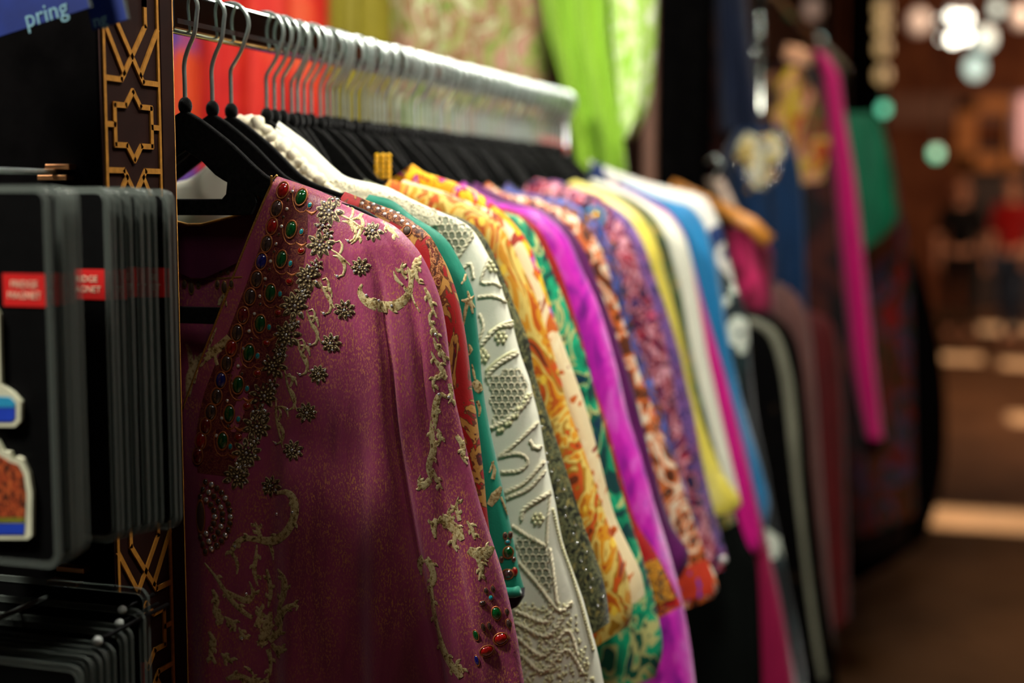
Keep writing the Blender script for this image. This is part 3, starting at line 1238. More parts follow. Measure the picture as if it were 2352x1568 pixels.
def flower(bvh, x, y, r, parent, rot=0.0, n=7, pale=False):
    """rhinestone flower: gold-edged dark petals in two rings, pale cores, a few crystals"""
    bm = bmesh.new()
    petal_fan(bm, bvh, x, y, r, rot, n, 0.66, 0.36, 0.21, 0.0003)
    bmesh.ops.recalc_face_normals(bm, faces=bm.faces)
    o = bm_obj('rhinestone_flower', bm, MT['gold_thread'], parent)
    bm = bmesh.new()
    petal_fan(bm, bvh, x, y, r, rot, n, 0.66, 0.27, 0.145, 0.0009)
    petal_fan(bm, bvh, x, y, r, rot + .4, n - 2, 0.28, 0.22, 0.13, 0.0009)
    bmesh.ops.recalc_face_normals(bm, faces=bm.faces)
    bm_obj('dark_petals', bm, MT['dark_petal'], o)
    bm = bmesh.new()
    petal_fan(bm, bvh, x, y, r, rot, n, 0.60, 0.10, 0.07, 0.0015)
    petal_fan(bm, bvh, x, y, r, rot + .4, n - 2, 0.28, 0.08, 0.06, 0.0015)
    bmesh.ops.recalc_face_normals(bm, faces=bm.faces)
    bm_obj('pale_cores', bm, MT['gold_thread'], o)
    for q in range(0, n, 3):
        a = rot + 2 * math.pi * q / n
        gem(bvh, x + math.cos(a) * r * 0.66, y + math.sin(a) * r * 0.66, 7, 7, 'crystal', o, 0, None)
    gem(bvh, x, y, 7.5, 7.5, 'crystal', o, 0, None)
    return o


clusters = [(756, 484), (735, 563), (709, 635), (678, 702), (658, 769), (628, 839), (608, 909), (590, 980), (566, 1040), (545, 1095)]
florets = [(856, 530), (827, 613), (791, 712), (759, 788), (732, 858), (705, 948), (672, 1033), (622, 1115)]
for i, (x, y) in enumerate(clusters):
    flower(PB, x, y, 33, pink, 0.3 * i, 9)
    flower(PB, x + 18, y - 26, 16, pink, 0.7 * i, 6)
    if i % 2 == 0:
        flower(PB, x - 14, y + 34, 19, pink, 0.5 * i, 6)
for i, (x, y) in enumerate(florets):
    flower(PB, x, y, 24, pink, 0.4 * i, 9)
for i, ((cx, cy), (fx, fy_)) in enumerate(zip(clusters[:7], florets[:7])):
    mx, my = (cx + fx) / 2, (cy + fy_) / 2
    ribbon(PB, [(cx + 26, cy + 10), (mx - 4, my - 4), (fx - 22, fy_ - 4)], [3, 6, 5, 3], MT['gold_thread'], pink)
    ribbon(PB, [(mx, my - 6), (mx + 6, my - 22), (mx - 2, my - 36), (mx - 10, my - 32)], [6, 7, 5, 2], MT['gold_thread'], pink)
    ribbon(PB, [(mx - 2, my), (mx + 10, my + 18), (mx + 9, my + 40), (mx - 4, my + 48), (mx - 13, my + 42)], [10, 9, 7, 6, 2], MT['gold_thread'], pink)
    ribbon(PB, [(cx + 30, cy + 24), (cx + 48, cy + 28), (cx + 54, cy + 48)], [3, 9, 2], MT['gold_thread'], pink)
    gem(PB, mx - 6, my + 46, 7, 7, 'crystal', pink, 0, None)
# scrolls on shoulder and sleeve
GT = MT['gold_thread']
SCROLL = [
    ([(832, 652), (826, 668), (840, 690), (872, 703), (908, 702), (935, 680), (944, 650), (938, 618)], [4, 14, 20, 22, 20, 14, 9, 3]),
    ([(944, 650), (952, 610), (962, 592), (975, 594), (982, 606)], [8, 9, 12, 9, 3]),
    ([(962, 596), (955, 625), (962, 648), (974, 652)], [10, 9, 7, 3]),
    ([(942, 660), (950, 690), (964, 716)], [4, 4, 2]),
    ([(934, 640), (922, 618), (926, 602)], [6, 8, 2]),
    ([(925, 655), (910, 640), (904, 622)], [5, 7, 2]),
    ([(800, 508), (824, 500), (834, 512), (820, 548), (806, 560)], [3, 6, 8, 7, 2]),
    ([(880, 508), (900, 530), (916, 546)], [3, 10, 2]),
    ([(975, 660), (985, 680), (992, 704), (1003, 730)], [4, 9, 6, 3]),
    ([(985, 722), (990, 745), (1000, 762), (1008, 785)], [3, 7, 8, 2]),
    ([(996, 775), (1004, 800), (1018, 812), (1022, 838)], [3, 8, 9, 3]),
    ([(990, 806), (1000, 828), (1014, 846), (1024, 870)], [3, 7, 12, 5]),
    ([(1026, 868), (1006, 862), (994, 880), (998, 900)], [10, 8, 7, 2]),
    ([(1032, 880), (1038, 912), (1030, 926)], [8, 8, 3]),
    ([(1030, 915), (1012, 905), (1002, 925), (998, 960), (992, 1000), (996, 1030), (985, 1070), (990, 1105)], [5, 13, 14, 13, 12, 14, 12, 4]),
    ([(1004, 985), (1012, 1000), (1006, 1024)], [6, 8, 3]),
    ([(988, 1100), (972, 1118), (962, 1108), (966, 1090)], [12, 14, 9, 2]),
    ([(992, 1075), (1002, 1100), (1016, 1122)], [6, 9, 3]),
    ([(1048, 1000), (1062, 1020), (1064, 1050), (1074, 1066)], [8, 12, 10, 3]),
    ([(1000, 1235), (996, 1205), (1010, 1192), (1030, 1202), (1050, 1218), (1062, 1240)], [5, 12, 14, 18, 22, 10]),
    ([(1040, 1205), (1030, 1180), (1034, 1165)], [12, 9, 3]),
    ([(1050, 1215), (1042, 1250), (1050, 1266)], [10, 9, 3]),
    ([(1056, 1195), (1048, 1162), (1054, 1140)], [8, 7, 2]),
    ([(1076, 1262), (1098, 1272), (1118, 1268), (1134, 1256)], [14, 22, 24, 8]),
    ([(1096, 1280), (1106, 1306), (1100, 1332)], [8, 12, 3]),
    ([(1072, 1195), (1084, 1215), (1090, 1238)], [3, 9, 4]),
    ([(968, 1320), (964, 1292), (974, 1280), (990, 1300), (996, 1330), (984, 1360)], [4, 12, 14, 12, 12, 4]),
    ([(990, 1310), (992, 1360), (998, 1410), (1008, 1450)], [4, 6, 8, 6]),
    ([(1008, 1450), (1018, 1490), (1034, 1522), (1060, 1556)], [6, 12, 13, 12]),
    ([(1040, 1530), (1056, 1528), (1064, 1545)], [4, 8, 3]),
    # lower left foliage
    ([(636, 1132), (660, 1130), (676, 1152), (674, 1192), (652, 1228), (622, 1242), (592, 1238)], [6, 14, 16, 15, 16, 18, 12]),
    ([(592, 1238), (560, 1236), (540, 1252), (532, 1272), (546, 1282)], [12, 11, 12, 9, 3]),
    ([(598, 1232), (592, 1214), (586, 1198)], [9, 8, 2]),
    ([(618, 1246), (626, 1266), (628, 1286)], [6, 7, 2]),
    ([(536, 1270), (546, 1296), (544, 1318)], [4, 7, 3]),
    ([(590, 1250), (588, 1280), (584, 1310), (592, 1345)], [3, 8, 9, 3]),
    ([(470, 1292), (500, 1330), (530, 1376), (560, 1405), (580, 1418)], [3, 6, 8, 10, 8]),
    ([(506, 1348), (540, 1368), (570, 1380), (582, 1360), (572, 1334)], [4, 8, 12, 8, 2]),
    ([(488, 1352), (498, 1378), (494, 1404), (510, 1424), (498, 1434)], [5, 12, 9, 16, 4]),
    ([(638, 1428), (650, 1404), (668, 1390), (684, 1392), (680, 1402)], [16, 14, 12, 9, 3]),
    ([(640, 1400), (652, 1362), (652, 1328), (638, 1306)], [6, 12, 12, 3]),
    ([(616, 1395), (622, 1360), (618, 1330), (612, 1306)], [4, 8, 9, 5]),
    ([(590, 1440), (600, 1408), (588, 1392)], [14, 12, 3]),
    ([(604, 1470), (616, 1432), (622, 1404)], [18, 20, 6]),
    ([(618, 1470), (640, 1452), (648, 1424)], [14, 12, 4]),
    ([(612, 1480), (600, 1468), (592, 1482)], [10, 11, 3]),
    ([(625, 1478), (640, 1496), (660, 1490)], [8, 12, 4]),
    ([(616, 1490), (622, 1520), (616, 1556), (590, 1566)], [10, 7, 6, 8]),
    ([(520, 1560), (545, 1552), (575, 1562), (600, 1560)], [8, 14, 12, 8]),
    ([(516, 1416), (536, 1432), (540, 1450)], [4, 12, 4]),
    ([(548, 1440), (560, 1462), (572, 1466)], [3, 8, 4]),
    ([(480, 1450), (492, 1476), (484, 1500), (496, 1524)], [6, 12, 10, 5]),
    ([(508, 1500), (522, 1512), (534, 1522)], [4, 12, 3]),
    ([(560, 1530), (572, 1536), (584, 1552)], [3, 7, 3]),
]
rs = random.Random(21)
for pts, wd in SCROLL:
    ribbon(PB, pts, [w * 1.2 for w in wd], GT, pink)
    C = catmull([(x, y, 0) for x, y in pts], 9)
    side = rs.choice((-1, 1))
    if max(wd) > 7:
        for i in range(2, 8, 2):
            t = (C[i + 1] - C[i - 1]).normalized()
            nn = Vector((-t.y, t.x, 0)) * side
            side = -side
            ln = rs.uniform(7, 12)
            a0 = C[i]
            a1 = a0 + t * ln * .5 + nn * (max(wd) * .4 + ln * .5)
            a2 = a0 + t * ln * 1.1 + nn * (max(wd) * .4 + ln * .75)
            ribbon(PB, [(a0.x, a0.y), (a1.x, a1.y), (a2.x, a2.y)], [6, 10, 2], GT, pink, 'gold_leaf', n=6)
for (x, y) in ((870, 690), (900, 702), (842, 678), (1000, 768), (1008, 905), (1030, 912), (636, 1180), (672, 1176), (566, 1363), (540, 1254), (556, 1466)):
    gem(PB, x, y, 7, 7, 'crystal', pink, 0, None)
# medallion of small set tiles
for ring_r, cnt in ((48, 9), (66, 12), (84, 15)):
    for i in range(cnt):
        a = -1.25 + 2.5 * i / (cnt - 1)
        gem(PB, 446 + math.cos(a) * ring_r, 1186 + math.sin(a) * ring_r * 1.0, 13, 12, ('smoke', 'crystal', 'dark_petal')[i % 3], pink, -a, 'copper_rim')
gem(PB, 462, 1186, 22, 66, 'dark_petal', pink, 0, 'copper_rim')
# jewelled cuff of the sleeve
for (x, y, w, h, c) in ((1140, 1408, 20, 28, 'emerald'), (1127, 1372, 10, 12, 'turquoise'), (1116, 1356, 9, 14, 'smoke'), (1132, 1352, 9, 15, 'smoke'), (1108, 1384, 14, 10, 'smoke'),
                        (1150, 1466, 30, 24, 'ruby'), (1118, 1494, 30, 22, 'ruby'), (1094, 1458, 14, 22, 'emerald'), (1168, 1432, 12, 20, 'smoke'), (1110, 1440, 9, 18, 'smoke'), (1124, 1438, 9, 18, 'smoke'),
                        (1096, 1516, 12, 22, 'sapphire'), (1164, 1404, 9, 14, 'smoke')):
    gem(PB, x, y, w, h, c, pink, 0.25)
# row of drop motifs on the inner back, seen through the neck opening
ribbon(PB, [(424, 640), (490, 640), (556, 636)], [4, 4, 4], MT['gold_cord'], pink, 'gold_braid')
for x in (440, 516):
    for dx, dy, w, h in ((0, 28, 12, 26), (-16, 20, 10, 16), (16, 20, 10, 16), (-8, -8, 9, 9), (8, -8, 9, 9)):
        gem(PB, x + dx, 632 + dy, w, h, 'dark_petal', pink, 0, 'gold_cord')
for pts, wd in (([(432, 910), (440, 860), (462, 826), (500, 800), (528, 774)], [10, 22, 24, 22, 18]), ([(440, 850), (436, 810), (428, 790)], [10, 12, 6]),
                ([(446, 880), (452, 840), (448, 815)], [6, 9, 3]), ([(480, 800), (490, 770), (498, 752)], [3, 6, 3]), ([(500, 838), (494, 815), (510, 805)], [8, 8, 3]),
                ([(502, 700), (512, 680), (520, 702)], [5, 14, 5])):
    ribbon(PB, pts, wd, GT, pink)

# --- red paisley kaftan
MT['red_paisley'] = None
k = NT('red_paisley')
v = k.coord((1, 1, 0.45))
w1 = k.noise(v, 34, 3, 0.5, 2.2)
c = k.ramp(w1, [(0.0, lin(146, 10, 12)), (0.47, lin(150, 14, 12)), (0.50, lin(96, 46, 16)), (0.53, lin(168, 120, 52)), (0.60, lin(150, 104, 44)), (0.63, lin(70, 20, 12)), (0.68, lin(120, 8, 10))], 'CONSTANT')
k.set(Base_Color=c)
cloth_finish(k, 0.55, 0.3)
MT['red_paisley'] = k.m
Y = 1.095
red = root_for('kaftan', Y, 'dark red paisley kaftan with a pearl-studded brown shoulder, right behind the pink one')
hanger(Y, 'near', 0, 'black velvet hanger inside the red paisley kaftan, second garment on the rail', GH)
sil = [(905, 483), (951, 511), (986, 539), (1007, 574), (1031, 620), (1052, 683), (1064, 740), (1073, 800), (1084, 900), (1093, 950), (1110, 1079), (1122, 1190), (1150, 1400), (1175, 1520), (1195, 1640)]
cl, inf = garment('cloth', Y, sil, MT['red_paisley'], neck=0.122, vdepth=0.22, backdrop=0.05, b=0.014, nu=34, nv=70, ph=.4, parent=red)
RB = bvh_of(cl)
MT['brown_yoke'] = blotch('brown_yoke', [(0, lin(60, 26, 14)), (.42, lin(110, 62, 28)), (.52, lin(176, 120, 72)), (.6, lin(90, 30, 18))], 240, 1.5, 2, 0.5)
ribbon(RB, [(826, 468), (862, 474), (905, 492), (945, 515), (975, 545)], [22, 32, 34, 36, 24], MT['brown_yoke'], red, 'embroidered_yoke', 0.0006, 30)
ribbon(RB, [(985, 548), (1000, 580), (1004, 625), (1000, 680)], [20, 30, 26, 10], MT['brown_yoke'], red, 'embroidered_band', 0.0005, 24)
for (x, y) in ((832, 468), (846, 478), (858, 470), (868, 480), (852, 462), (884, 492), (898, 486), (908, 498), (880, 480), (924, 508), (936, 516), (914, 490), (950, 522)):
    gem(RB, x, y, 9, 9, 'pearl', red, 0, None, 'pearl')
gem(RB, 892, 476, 20, 18, 'smoke', red, 0)
gem(RB, 935, 530, 18, 22, 'dark_petal', red, 0)
# --- green kaftan
Y = 1.128
green = root_for('kaftan', Y, 'emerald green kaftan with gold scroll print and jewelled cuff, beside the red paisley one')
hanger(Y, 'near', 1, 'black velvet hanger inside the emerald green kaftan, third garment on the rail', GH)
MT['emerald_cloth'] = solid_cloth('emerald_crepe', lin(10, 122, 96), 0.6, 0.3, 0.12)
sil = [(950, 500), (996, 525), (1028, 553), (1052, 592), (1077, 641), (1091, 683), (1096, 736), (1104, 810), (1108, 862), (1119, 942), (1146, 1079), (1174, 1216), (1192, 1308), (1203, 1350)]
cl, inf = garment('cloth', Y, sil, MT['emerald_cloth'], neck=0.13, vdepth=0.22, backdrop=0.06, hem=0.95, b=0.013, nu=40, nv=80, ph=.7, parent=green)
GB = bvh_of(cl)
for pts, wd in (([(1062, 606), (1072, 622), (1068, 640), (1060, 652)], [3, 8, 9, 4]), ([(1074, 668), (1080, 690), (1086, 720)], [4, 10, 4]), ([(1060, 690), (1074, 690), (1090, 680)], [4, 12, 4]),
                ([(1074, 692), (1068, 720), (1066, 745)], [9, 8, 2]), ([(1080, 692), (1090, 706)], [9, 4]), ([(1076, 790), (1082, 802), (1076, 816)], [4, 9, 3]), ([(1088, 875), (1100, 890), (1112, 905)], [16, 24, 14]),
                ([(1096, 920), (1102, 940), (1100, 956)], [8, 8, 3]), ([(1084, 836), (1088, 856), (1092, 876)], [3, 6, 4]), ([(1124, 1160), (1138, 1138), (1152, 1118)], [14, 22, 8]), ([(1132, 1100), (1136, 1075), (1128, 1060)], [10, 8, 2]),
                ([(1150, 1140), (1158, 1160), (1166, 1182)], [5, 6, 2]), ([(1124, 1085), (1130, 1070), (1134, 1058)], [3, 6, 3])):
    ribbon(GB, pts, wd, GT, green)
for (x, y, w, h, c) in ((1167, 1268, 22, 24, 'emerald'), (1166, 1244, 12, 9, 'turquoise'), (1160, 1230, 9, 14, 'smoke'), (1172, 1228, 9, 13, 'smoke'), (1166, 1318, 24, 20, 'smoke'), (1182, 1312, 12, 16, 'ruby'), (1180, 1284, 8, 10, 'smoke'), (1152, 1284, 8, 12, 'smoke')):
    gem(GB, x, y, w, h, c, green, 0)
cuffp = [onY(x, y, Y) for x, y in ((1203, 1348), (1190, 1352), (1176, 1352), (1160, 1350))]
tube('cuff_roll', [(p.x, Y - 0.012 + 0.006 * i * 0, p.z) for i, p in enumerate(cuffp)], 0.0045, MT['emerald_cloth'], green, 8)
MT['dark_cuff_cloth'] = solid_cloth('dark_cuff_cloth', lin(16, 16, 26), 0.7, 0.1)
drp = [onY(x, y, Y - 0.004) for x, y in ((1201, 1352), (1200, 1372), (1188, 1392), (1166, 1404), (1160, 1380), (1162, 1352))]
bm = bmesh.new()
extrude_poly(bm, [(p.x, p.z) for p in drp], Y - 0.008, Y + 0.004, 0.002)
bm_obj('cuff_inside', bm, MT['dark_cuff_cloth'], green)  # dark piece filling the open sleeve end

# --- white crochet kaftan
Y = 1.195
white = root_for('kaftan', Y, 'ivory kaftan with braided cords, beads and honeycomb crochet sleeve')
hanger(Y, 'near', 1, 'black velvet hanger inside the ivory crochet kaftan', GH)
MT['ivory'] = solid_cloth('ivory_cotton', lin(226, 226, 204), 0.75, 0.2, 0.04)
MT['ivory_cord'] = plain('ivory_cord', lin(230, 222, 190), 0.8, 0, 0.12, 500)
MT['ivory_bead'] = plain('ivory_bead', lin(220, 216, 170), 0.25, 0, 0.08)
MT['net_shade'] = plain('net_inner_shade', lin(142, 146, 122), 0.9, 0, 0.1)
sil = [(960, 470), (1010, 487), (1050, 503), (1080, 522), (1098, 545), (1115, 575), (1133, 610), (1151, 659), (1163, 694), (1175, 736), (1193, 806), (1215, 870), (1222, 900), (1238, 964), (1256, 1065), (1275, 1148), (1293, 1239),
       (1316, 1308), (1339, 1377), (1357, 1445), (1372, 1500), (1392, 1600), (1402, 1660)]
cl, inf = garment('cloth', Y, sil, MT['ivory'], neck=0.012, vdepth=0.035, backdrop=0.012, b=0.018, nu=46, nv=90, ph=.1, amp=0.003, parent=white)
WB = bvh_of(cl)
IC = MT['ivory_cord']
for pts, r in (([(1091, 534), (1070, 564), (1052, 592)], 4.5), ([(1123, 588), (1112, 620), (1105, 648), (1133, 650), (1150, 660)], 3.6), ([(1098, 681), (1133, 680), (1162, 695)], 4), ([(1105, 792), (1123, 771), (1146, 750), (1177, 747)], 5),
               ([(1116, 866), (1144, 836), (1189, 810)], 5.5), ([(1120, 985), (1150, 972), (1183, 951), (1206, 926), (1220, 902)], 5), ([(1146, 1047), (1183, 1019), (1236, 969)], 4), ([(1146, 1047), (1192, 1040), (1213, 1058), (1194, 1079), (1151, 1083)], 4),
               ([(1217, 1010), (1229, 1028), (1250, 1022)], 5), ([(1160, 1129), (1206, 1106), (1250, 1058)], 4.5), ([(1162, 1143), (1215, 1120), (1252, 1080)], 4.5), ([(1197, 1193), (1206, 1166), (1265, 1129)], 5.5),
               ([(1262, 1140), (1258, 1195), (1256, 1248)], 4), ([(1176, 1205), (1210, 1228), (1256, 1253)], 5), ([(1192, 1290), (1240, 1345), (1284, 1400), (1314, 1381)], 4.5), ([(1263, 1258), (1272, 1320), (1280, 1385)], 4.5),
               ([(1183, 1400), (1252, 1427), (1268, 1404)], 5), ([(1183, 1427), (1256, 1459), (1293, 1418)], 5), ([(1188, 1462), (1250, 1504), (1302, 1446), (1328, 1506)], 4.5), ([(1195, 1500), (1250, 1540), (1300, 1490), (1340, 1545)], 4.5),
               ([(1098, 530), (1120, 575)], 3), ([(1060, 622), (1080, 605), (1088, 640)], 4), ([(1102, 720), (1110, 750), (1100, 780)], 4)):
    cord(WB, pts, r, IC, white)


def bead_bm(bvh, pts, rpx):
    bm = bmesh.new()
    for x, y in pts:
        h = hit(bvh, x, y)
        if h is None:
            continue
        r = rpx / 2750
        add_ball(bm, h[0] + h[1] * r * 0.7, r, 8, 6)
    return bm


BALL = bpy.data.meshes.new('bead')
bm = bmesh.new()
add_ball(bm, (0, 0, 0), 1.0, 12, 8)
bm.to_mesh(BALL)
bm.free()
BALL.polygons.foreach_set('use_smooth', [True] * len(BALL.polygons))
BALLS = {}


def bead(bvh, x, y, rpx, mname, parent, name='bead'):
    h = hit(bvh, x, y)
    if h is None:
        return
    if mname not in BALLS:
        BALLS[mname] = BALL.copy()
        BALLS[mname].materials.append(MT[mname])
    r = rpx * (h[0] - CAMP).length / FPX
    o = bpy.data.objects.new(name, BALLS[mname])
    COL.objects.link(o)
    o.parent = parent
    o.matrix_parent_inverse = wm(parent).inverted()
    p = h[0] + h[1] * r * 0.6
    o.matrix_basis = Matrix.Translation(p) @ Matrix.Diagonal((r, r, r, 1))


for (x, y) in ((1213, 907), (1207, 914), (1204, 924), (1197, 936), (1190, 938), (1187, 953), (1179, 956), (1172, 970), (1164, 973), (1154, 986), (1146, 988)):
    bead(WB, x, y, 5.5, 'ivory_bead', white)
for (cx, cy) in ((1131, 612), (1151, 774), (1110, 818), (1236, 1190), (1104, 812)):
    for q in range(6):
        a = q * 1.047
        bead(WB, cx + 11 * math.cos(a), cy + 11 * math.sin(a), 5, 'ivory_bead', white)
    bead(WB, cx, cy, 5.5, 'ivory_bead', white)
for i in range(24):
    t = i / 23
    bead(WB, 1124 + 53 * t, 764 - 26 * math.sin(t * 1.5), 4, 'ivory_bead', white)
    bead(WB, 1118 + 66 * t, 850 - 44 * t - 6 * math.sin(3.1 * t), 4, 'ivory_bead', white)
pts = catmull([(1274, 1170, 0), (1290, 1240, 0), (1314, 1310, 0), (1336, 1380, 0), (1354, 1446, 0), (1366, 1490, 0)], 44)
for p in pts:
    bead(WB, p.x - 4, p.y, 4, 'ivory_bead', white)
rb = random.Random(3)
bp = []
for i in range(420):
    y = rb.uniform(1385, 1585)
    lo, hi = 1178 + (y - 1385) * 0.02, 1316 + (y - 1385) * 0.28
    bp.append((rb.uniform(lo, hi), y))
tag(bm_obj('bead_scatter', bead_bm(WB, bp, 3.4), MT['ivory_bead'], white), kind='stuff')


def inside(poly, x, y):
    c = False
    for (x0, y0), (x1, y1) in zip(poly, poly[1:] + poly[:1]):
        if (y0 > y) != (y1 > y) and x < (x1 - x0) * (y - y0) / (y1 - y0) + x0:
            c = not c
    return c


def net(bvh, poly, s, parent, sq=0.8):
    xs, ys = [p[0] for p in poly], [p[1] for p in poly]
    bm = bmesh.new()
    # darker patch standing in for the shaded inside seen through the mesh
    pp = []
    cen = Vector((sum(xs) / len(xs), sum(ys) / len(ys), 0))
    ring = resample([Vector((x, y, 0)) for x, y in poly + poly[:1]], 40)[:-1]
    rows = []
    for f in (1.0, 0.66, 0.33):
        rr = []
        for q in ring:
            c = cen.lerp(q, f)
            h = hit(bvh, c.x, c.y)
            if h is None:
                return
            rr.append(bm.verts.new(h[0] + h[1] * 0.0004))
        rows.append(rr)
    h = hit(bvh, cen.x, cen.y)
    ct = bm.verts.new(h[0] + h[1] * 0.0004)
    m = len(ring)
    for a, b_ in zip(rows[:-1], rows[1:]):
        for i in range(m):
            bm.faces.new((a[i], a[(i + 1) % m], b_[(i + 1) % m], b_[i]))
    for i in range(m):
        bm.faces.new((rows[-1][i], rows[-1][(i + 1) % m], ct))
    o = bm_obj('net_shade_patch', bm, MT['net_shade'], parent)
    bm = bmesh.new()
    j = 0
    y = min(ys)
    seen = set()
    while y < max(ys):
        x = min(xs) + (s * sq * 0.866 if j % 2 else 0)
        while x < max(xs):
            if inside(poly, x, y):
                hx = [(x + s * sq * math.sin(a), y + s * math.cos(a)) for a in [math.pi / 3 * q for q in range(6)]]
                for q in range(6):
                    a, b_ = hx[q], hx[(q + 1) % 6]
                    key = (round((a[0] + b_[0]) / 6), round((a[1] + b_[1]) / 6))
                    if key in seen:
                        continue
                    seen.add(key)
                    ha, hb = hit(bvh, *a), hit(bvh, *b_)
                    if ha and hb and (ha[0] - hb[0]).length < 0.03:
                        add_tube(bm, [ha[0] + ha[1] * 0.0012, hb[0] + hb[1] * 0.0012], 0.0006, 5, True)
            x += s * sq * 1.732
        y += s * 1.5
        j += 1
    bm_obj('honeycomb_net', bm, IC, o)


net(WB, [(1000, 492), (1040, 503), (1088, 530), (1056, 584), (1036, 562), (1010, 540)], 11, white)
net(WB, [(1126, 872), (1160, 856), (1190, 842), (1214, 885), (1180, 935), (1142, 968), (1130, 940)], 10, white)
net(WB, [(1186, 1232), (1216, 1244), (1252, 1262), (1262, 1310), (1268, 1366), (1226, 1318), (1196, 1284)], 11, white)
# crochet lace along the shoulder and collar: rings and knots
bm = bmesh.new()
rl = random.Random(11)
band = catmull([(600, 330, 0), (640, 372, 0), (700, 412, 0), (780, 425, 0), (860, 448, 0), (940, 470, 0), (1000, 492, 0)], 210)
for i, p in enumerate(band):
    for q in range(3):
        x, y = p.x + rl.uniform(-9, 9), p.y + rl.uniform(0, 26)
        h = hit(WB, x, y)
        if h is None:
            continue
        a = h[1].orthogonal().normalized()
        b_ = h[1].cross(a)
        rr = rl.uniform(0.0016, 0.0034)
        add_tube(bm, [h[0] + h[1] * (0.0012 + rl.uniform(0, 0.0022)) + (a * math.cos(t) + b_ * math.sin(t)) * rr for t in [6.283 * w_ / 9 for w_ in range(10)]], 0.0008, 5, False)
tag(bm_obj('crochet_lace', bm, IC, white), kind='stuff')
# standing ruffled collar round the hook
bm = bmesh.new()
cz = ZN - 0.012
for lay in range(3):
    pts = []
    for i in range(60):
        t = i / 59
        x = XC - 0.030 + 0.105 * t
        z = cz + 0.004 - 0.068 * max(0, t - .25) / .75 + 0.0035 * math.sin(i * 1.3 + lay) - lay * 0.010
        pts.append((x, Y - 0.014 - 0.002 * lay + 0.003 * math.cos(i * 1.7 + lay), z))
    add_tube(bm, pts, [0.0055 + 0.0012 * math.sin(i * 0.9) for i in range(60)], 8)
bm_obj('ruffled_collar', bm, IC, white)

# --- the rest of the row
L_ = lin


def B_(name, stops, **kw):
    stops = [(p, tuple(q ** 1.22 for q in c[:3]) + (1,)) for p, c in stops]   # deeper dyes
    MT[name] = blotch(name, stops, **kw)
    return MT[name]


ROW = []


def row(Y, label, sil, mat, hv=1, **kw):
    cl, inf = garment('kaftan', Y, sil, mat, **kw)
    tag(cl, label, 'kaftan', None)
    hanger(Y, 'mid', hv, 'black velvet hanger inside the ' + ' '.join(label.split(',')[0].split()[:10]), GH)
    ROW.append(cl)
    return cl


row(1.228, 'grey green sequinned kaftan with dark floral print, right of the ivory sleeve',
    [(985, 480), (1050, 497), (1091, 518), (1109, 539), (1130, 574), (1154, 631), (1172, 676), (1189, 718), (1214, 781), (1228, 859), (1247, 919), (1293, 1056), (1339, 1193), (1385, 1331), (1400, 1430)],
    B_('grey_floral', [(0, L_(28, 30, 20)), (.40, L_(66, 70, 48)), (.47, L_(120, 122, 88)), (.55, L_(36, 38, 24)), (.62, L_(150, 140, 90))], scale=130, dist=2.2, seed=3), hem=0.9)
seq = bvh_of(ROW[-1])
for i in range(40):
    t = i / 39
    x = 1112 + 10 * rb.random() + (1395 - 1112) * t - 26
    bead(seq, x + rb.uniform(-8, 14), 590 + 800 * t, 2.6, 'crystal', ROW[-1], 'sequin')
row(1.290, 'gold and orange flowered kaftan, between the grey green and cream ones',
    [(1000, 440), (1080, 470), (1133, 501), (1168, 546), (1196, 603), (1221, 655), (1238, 700), (1262, 780), (1285, 859), (1303, 930), (1332, 1010), (1368, 1110), (1403, 1216), (1436, 1308), (1452, 1400), (1440, 1440)],
    B_('gold_floral', [(0, L_(184, 96, 18)), (.38, L_(206, 150, 36)), (.46, L_(214, 190, 110)), (.52, L_(170, 130, 40)), (.57, L_(196, 92, 22)), (.64, L_(120, 60, 16))], scale=24, dist=2.5, seed=1, accent=[(L_(228, 190, 60), 60, .18)]), hem=0.9, b=0.018)
row(1.325, 'cream kaftan with red and brown flowers, sleeve hanging to a brown lace cuff',
    [(1020, 440), (1090, 468), (1137, 487), (1168, 515), (1203, 560), (1233, 631), (1258, 701), (1293, 788), (1322, 870), (1343, 930), (1375, 1040), (1412, 1180), (1446, 1260), (1472, 1317), (1481, 1367)],
    B_('cream_floral', [(0, L_(150, 50, 20)), (.36, L_(196, 110, 40)), (.42, L_(222, 206, 168)), (.56, L_(226, 214, 178)), (.62, L_(160, 60, 40)), (.68, L_(120, 40, 24))], scale=28, dist=2.0, seed=5), hem=0.85, b=0.0105)
yl = row(1.350, 'bright yellow kaftan with red and violet flowers and yellow bead fringe',
         [(975, 396), (1063, 424), (1105, 447), (1140, 475), (1168, 500), (1205, 545), (1233, 600), (1258, 680), (1285, 770), (1310, 850), (1345, 960), (1390, 1110), (1420, 1230)],
         B_('yellow_floral', [(0, L_(222, 168, 16)), (.42, L_(232, 196, 30)), (.50, L_(206, 40, 24)), (.56, L_(172, 90, 190)), (.60, L_(236, 214, 60)), (.70, L_(214, 90, 30))], scale=40, dist=1.2, seed=2), zn=ZN + 0.016, hem=0.9, b=0.0105)
yb = bvh_of(yl)
for gx in (866, 880, 893):
    for gy in range(5):
        c = onY(gx, 358 + gy * 12, 1.335)
        bmx = bpy.data.objects.new('bead', BALLS.get('ybead') or BALL.copy())
        if 'ybead' not in BALLS:
            BALLS['ybead'] = bmx.data
            bmx.data.materials.append(plain('yellow_bead', L_(236, 180, 10), 0.3))
        COL.objects.link(bmx)
        bmx.parent = yl
        bmx.matrix_basis = Matrix.Translation(c) @ Matrix.Diagonal((0.0027, 0.0027, 0.0027, 1))
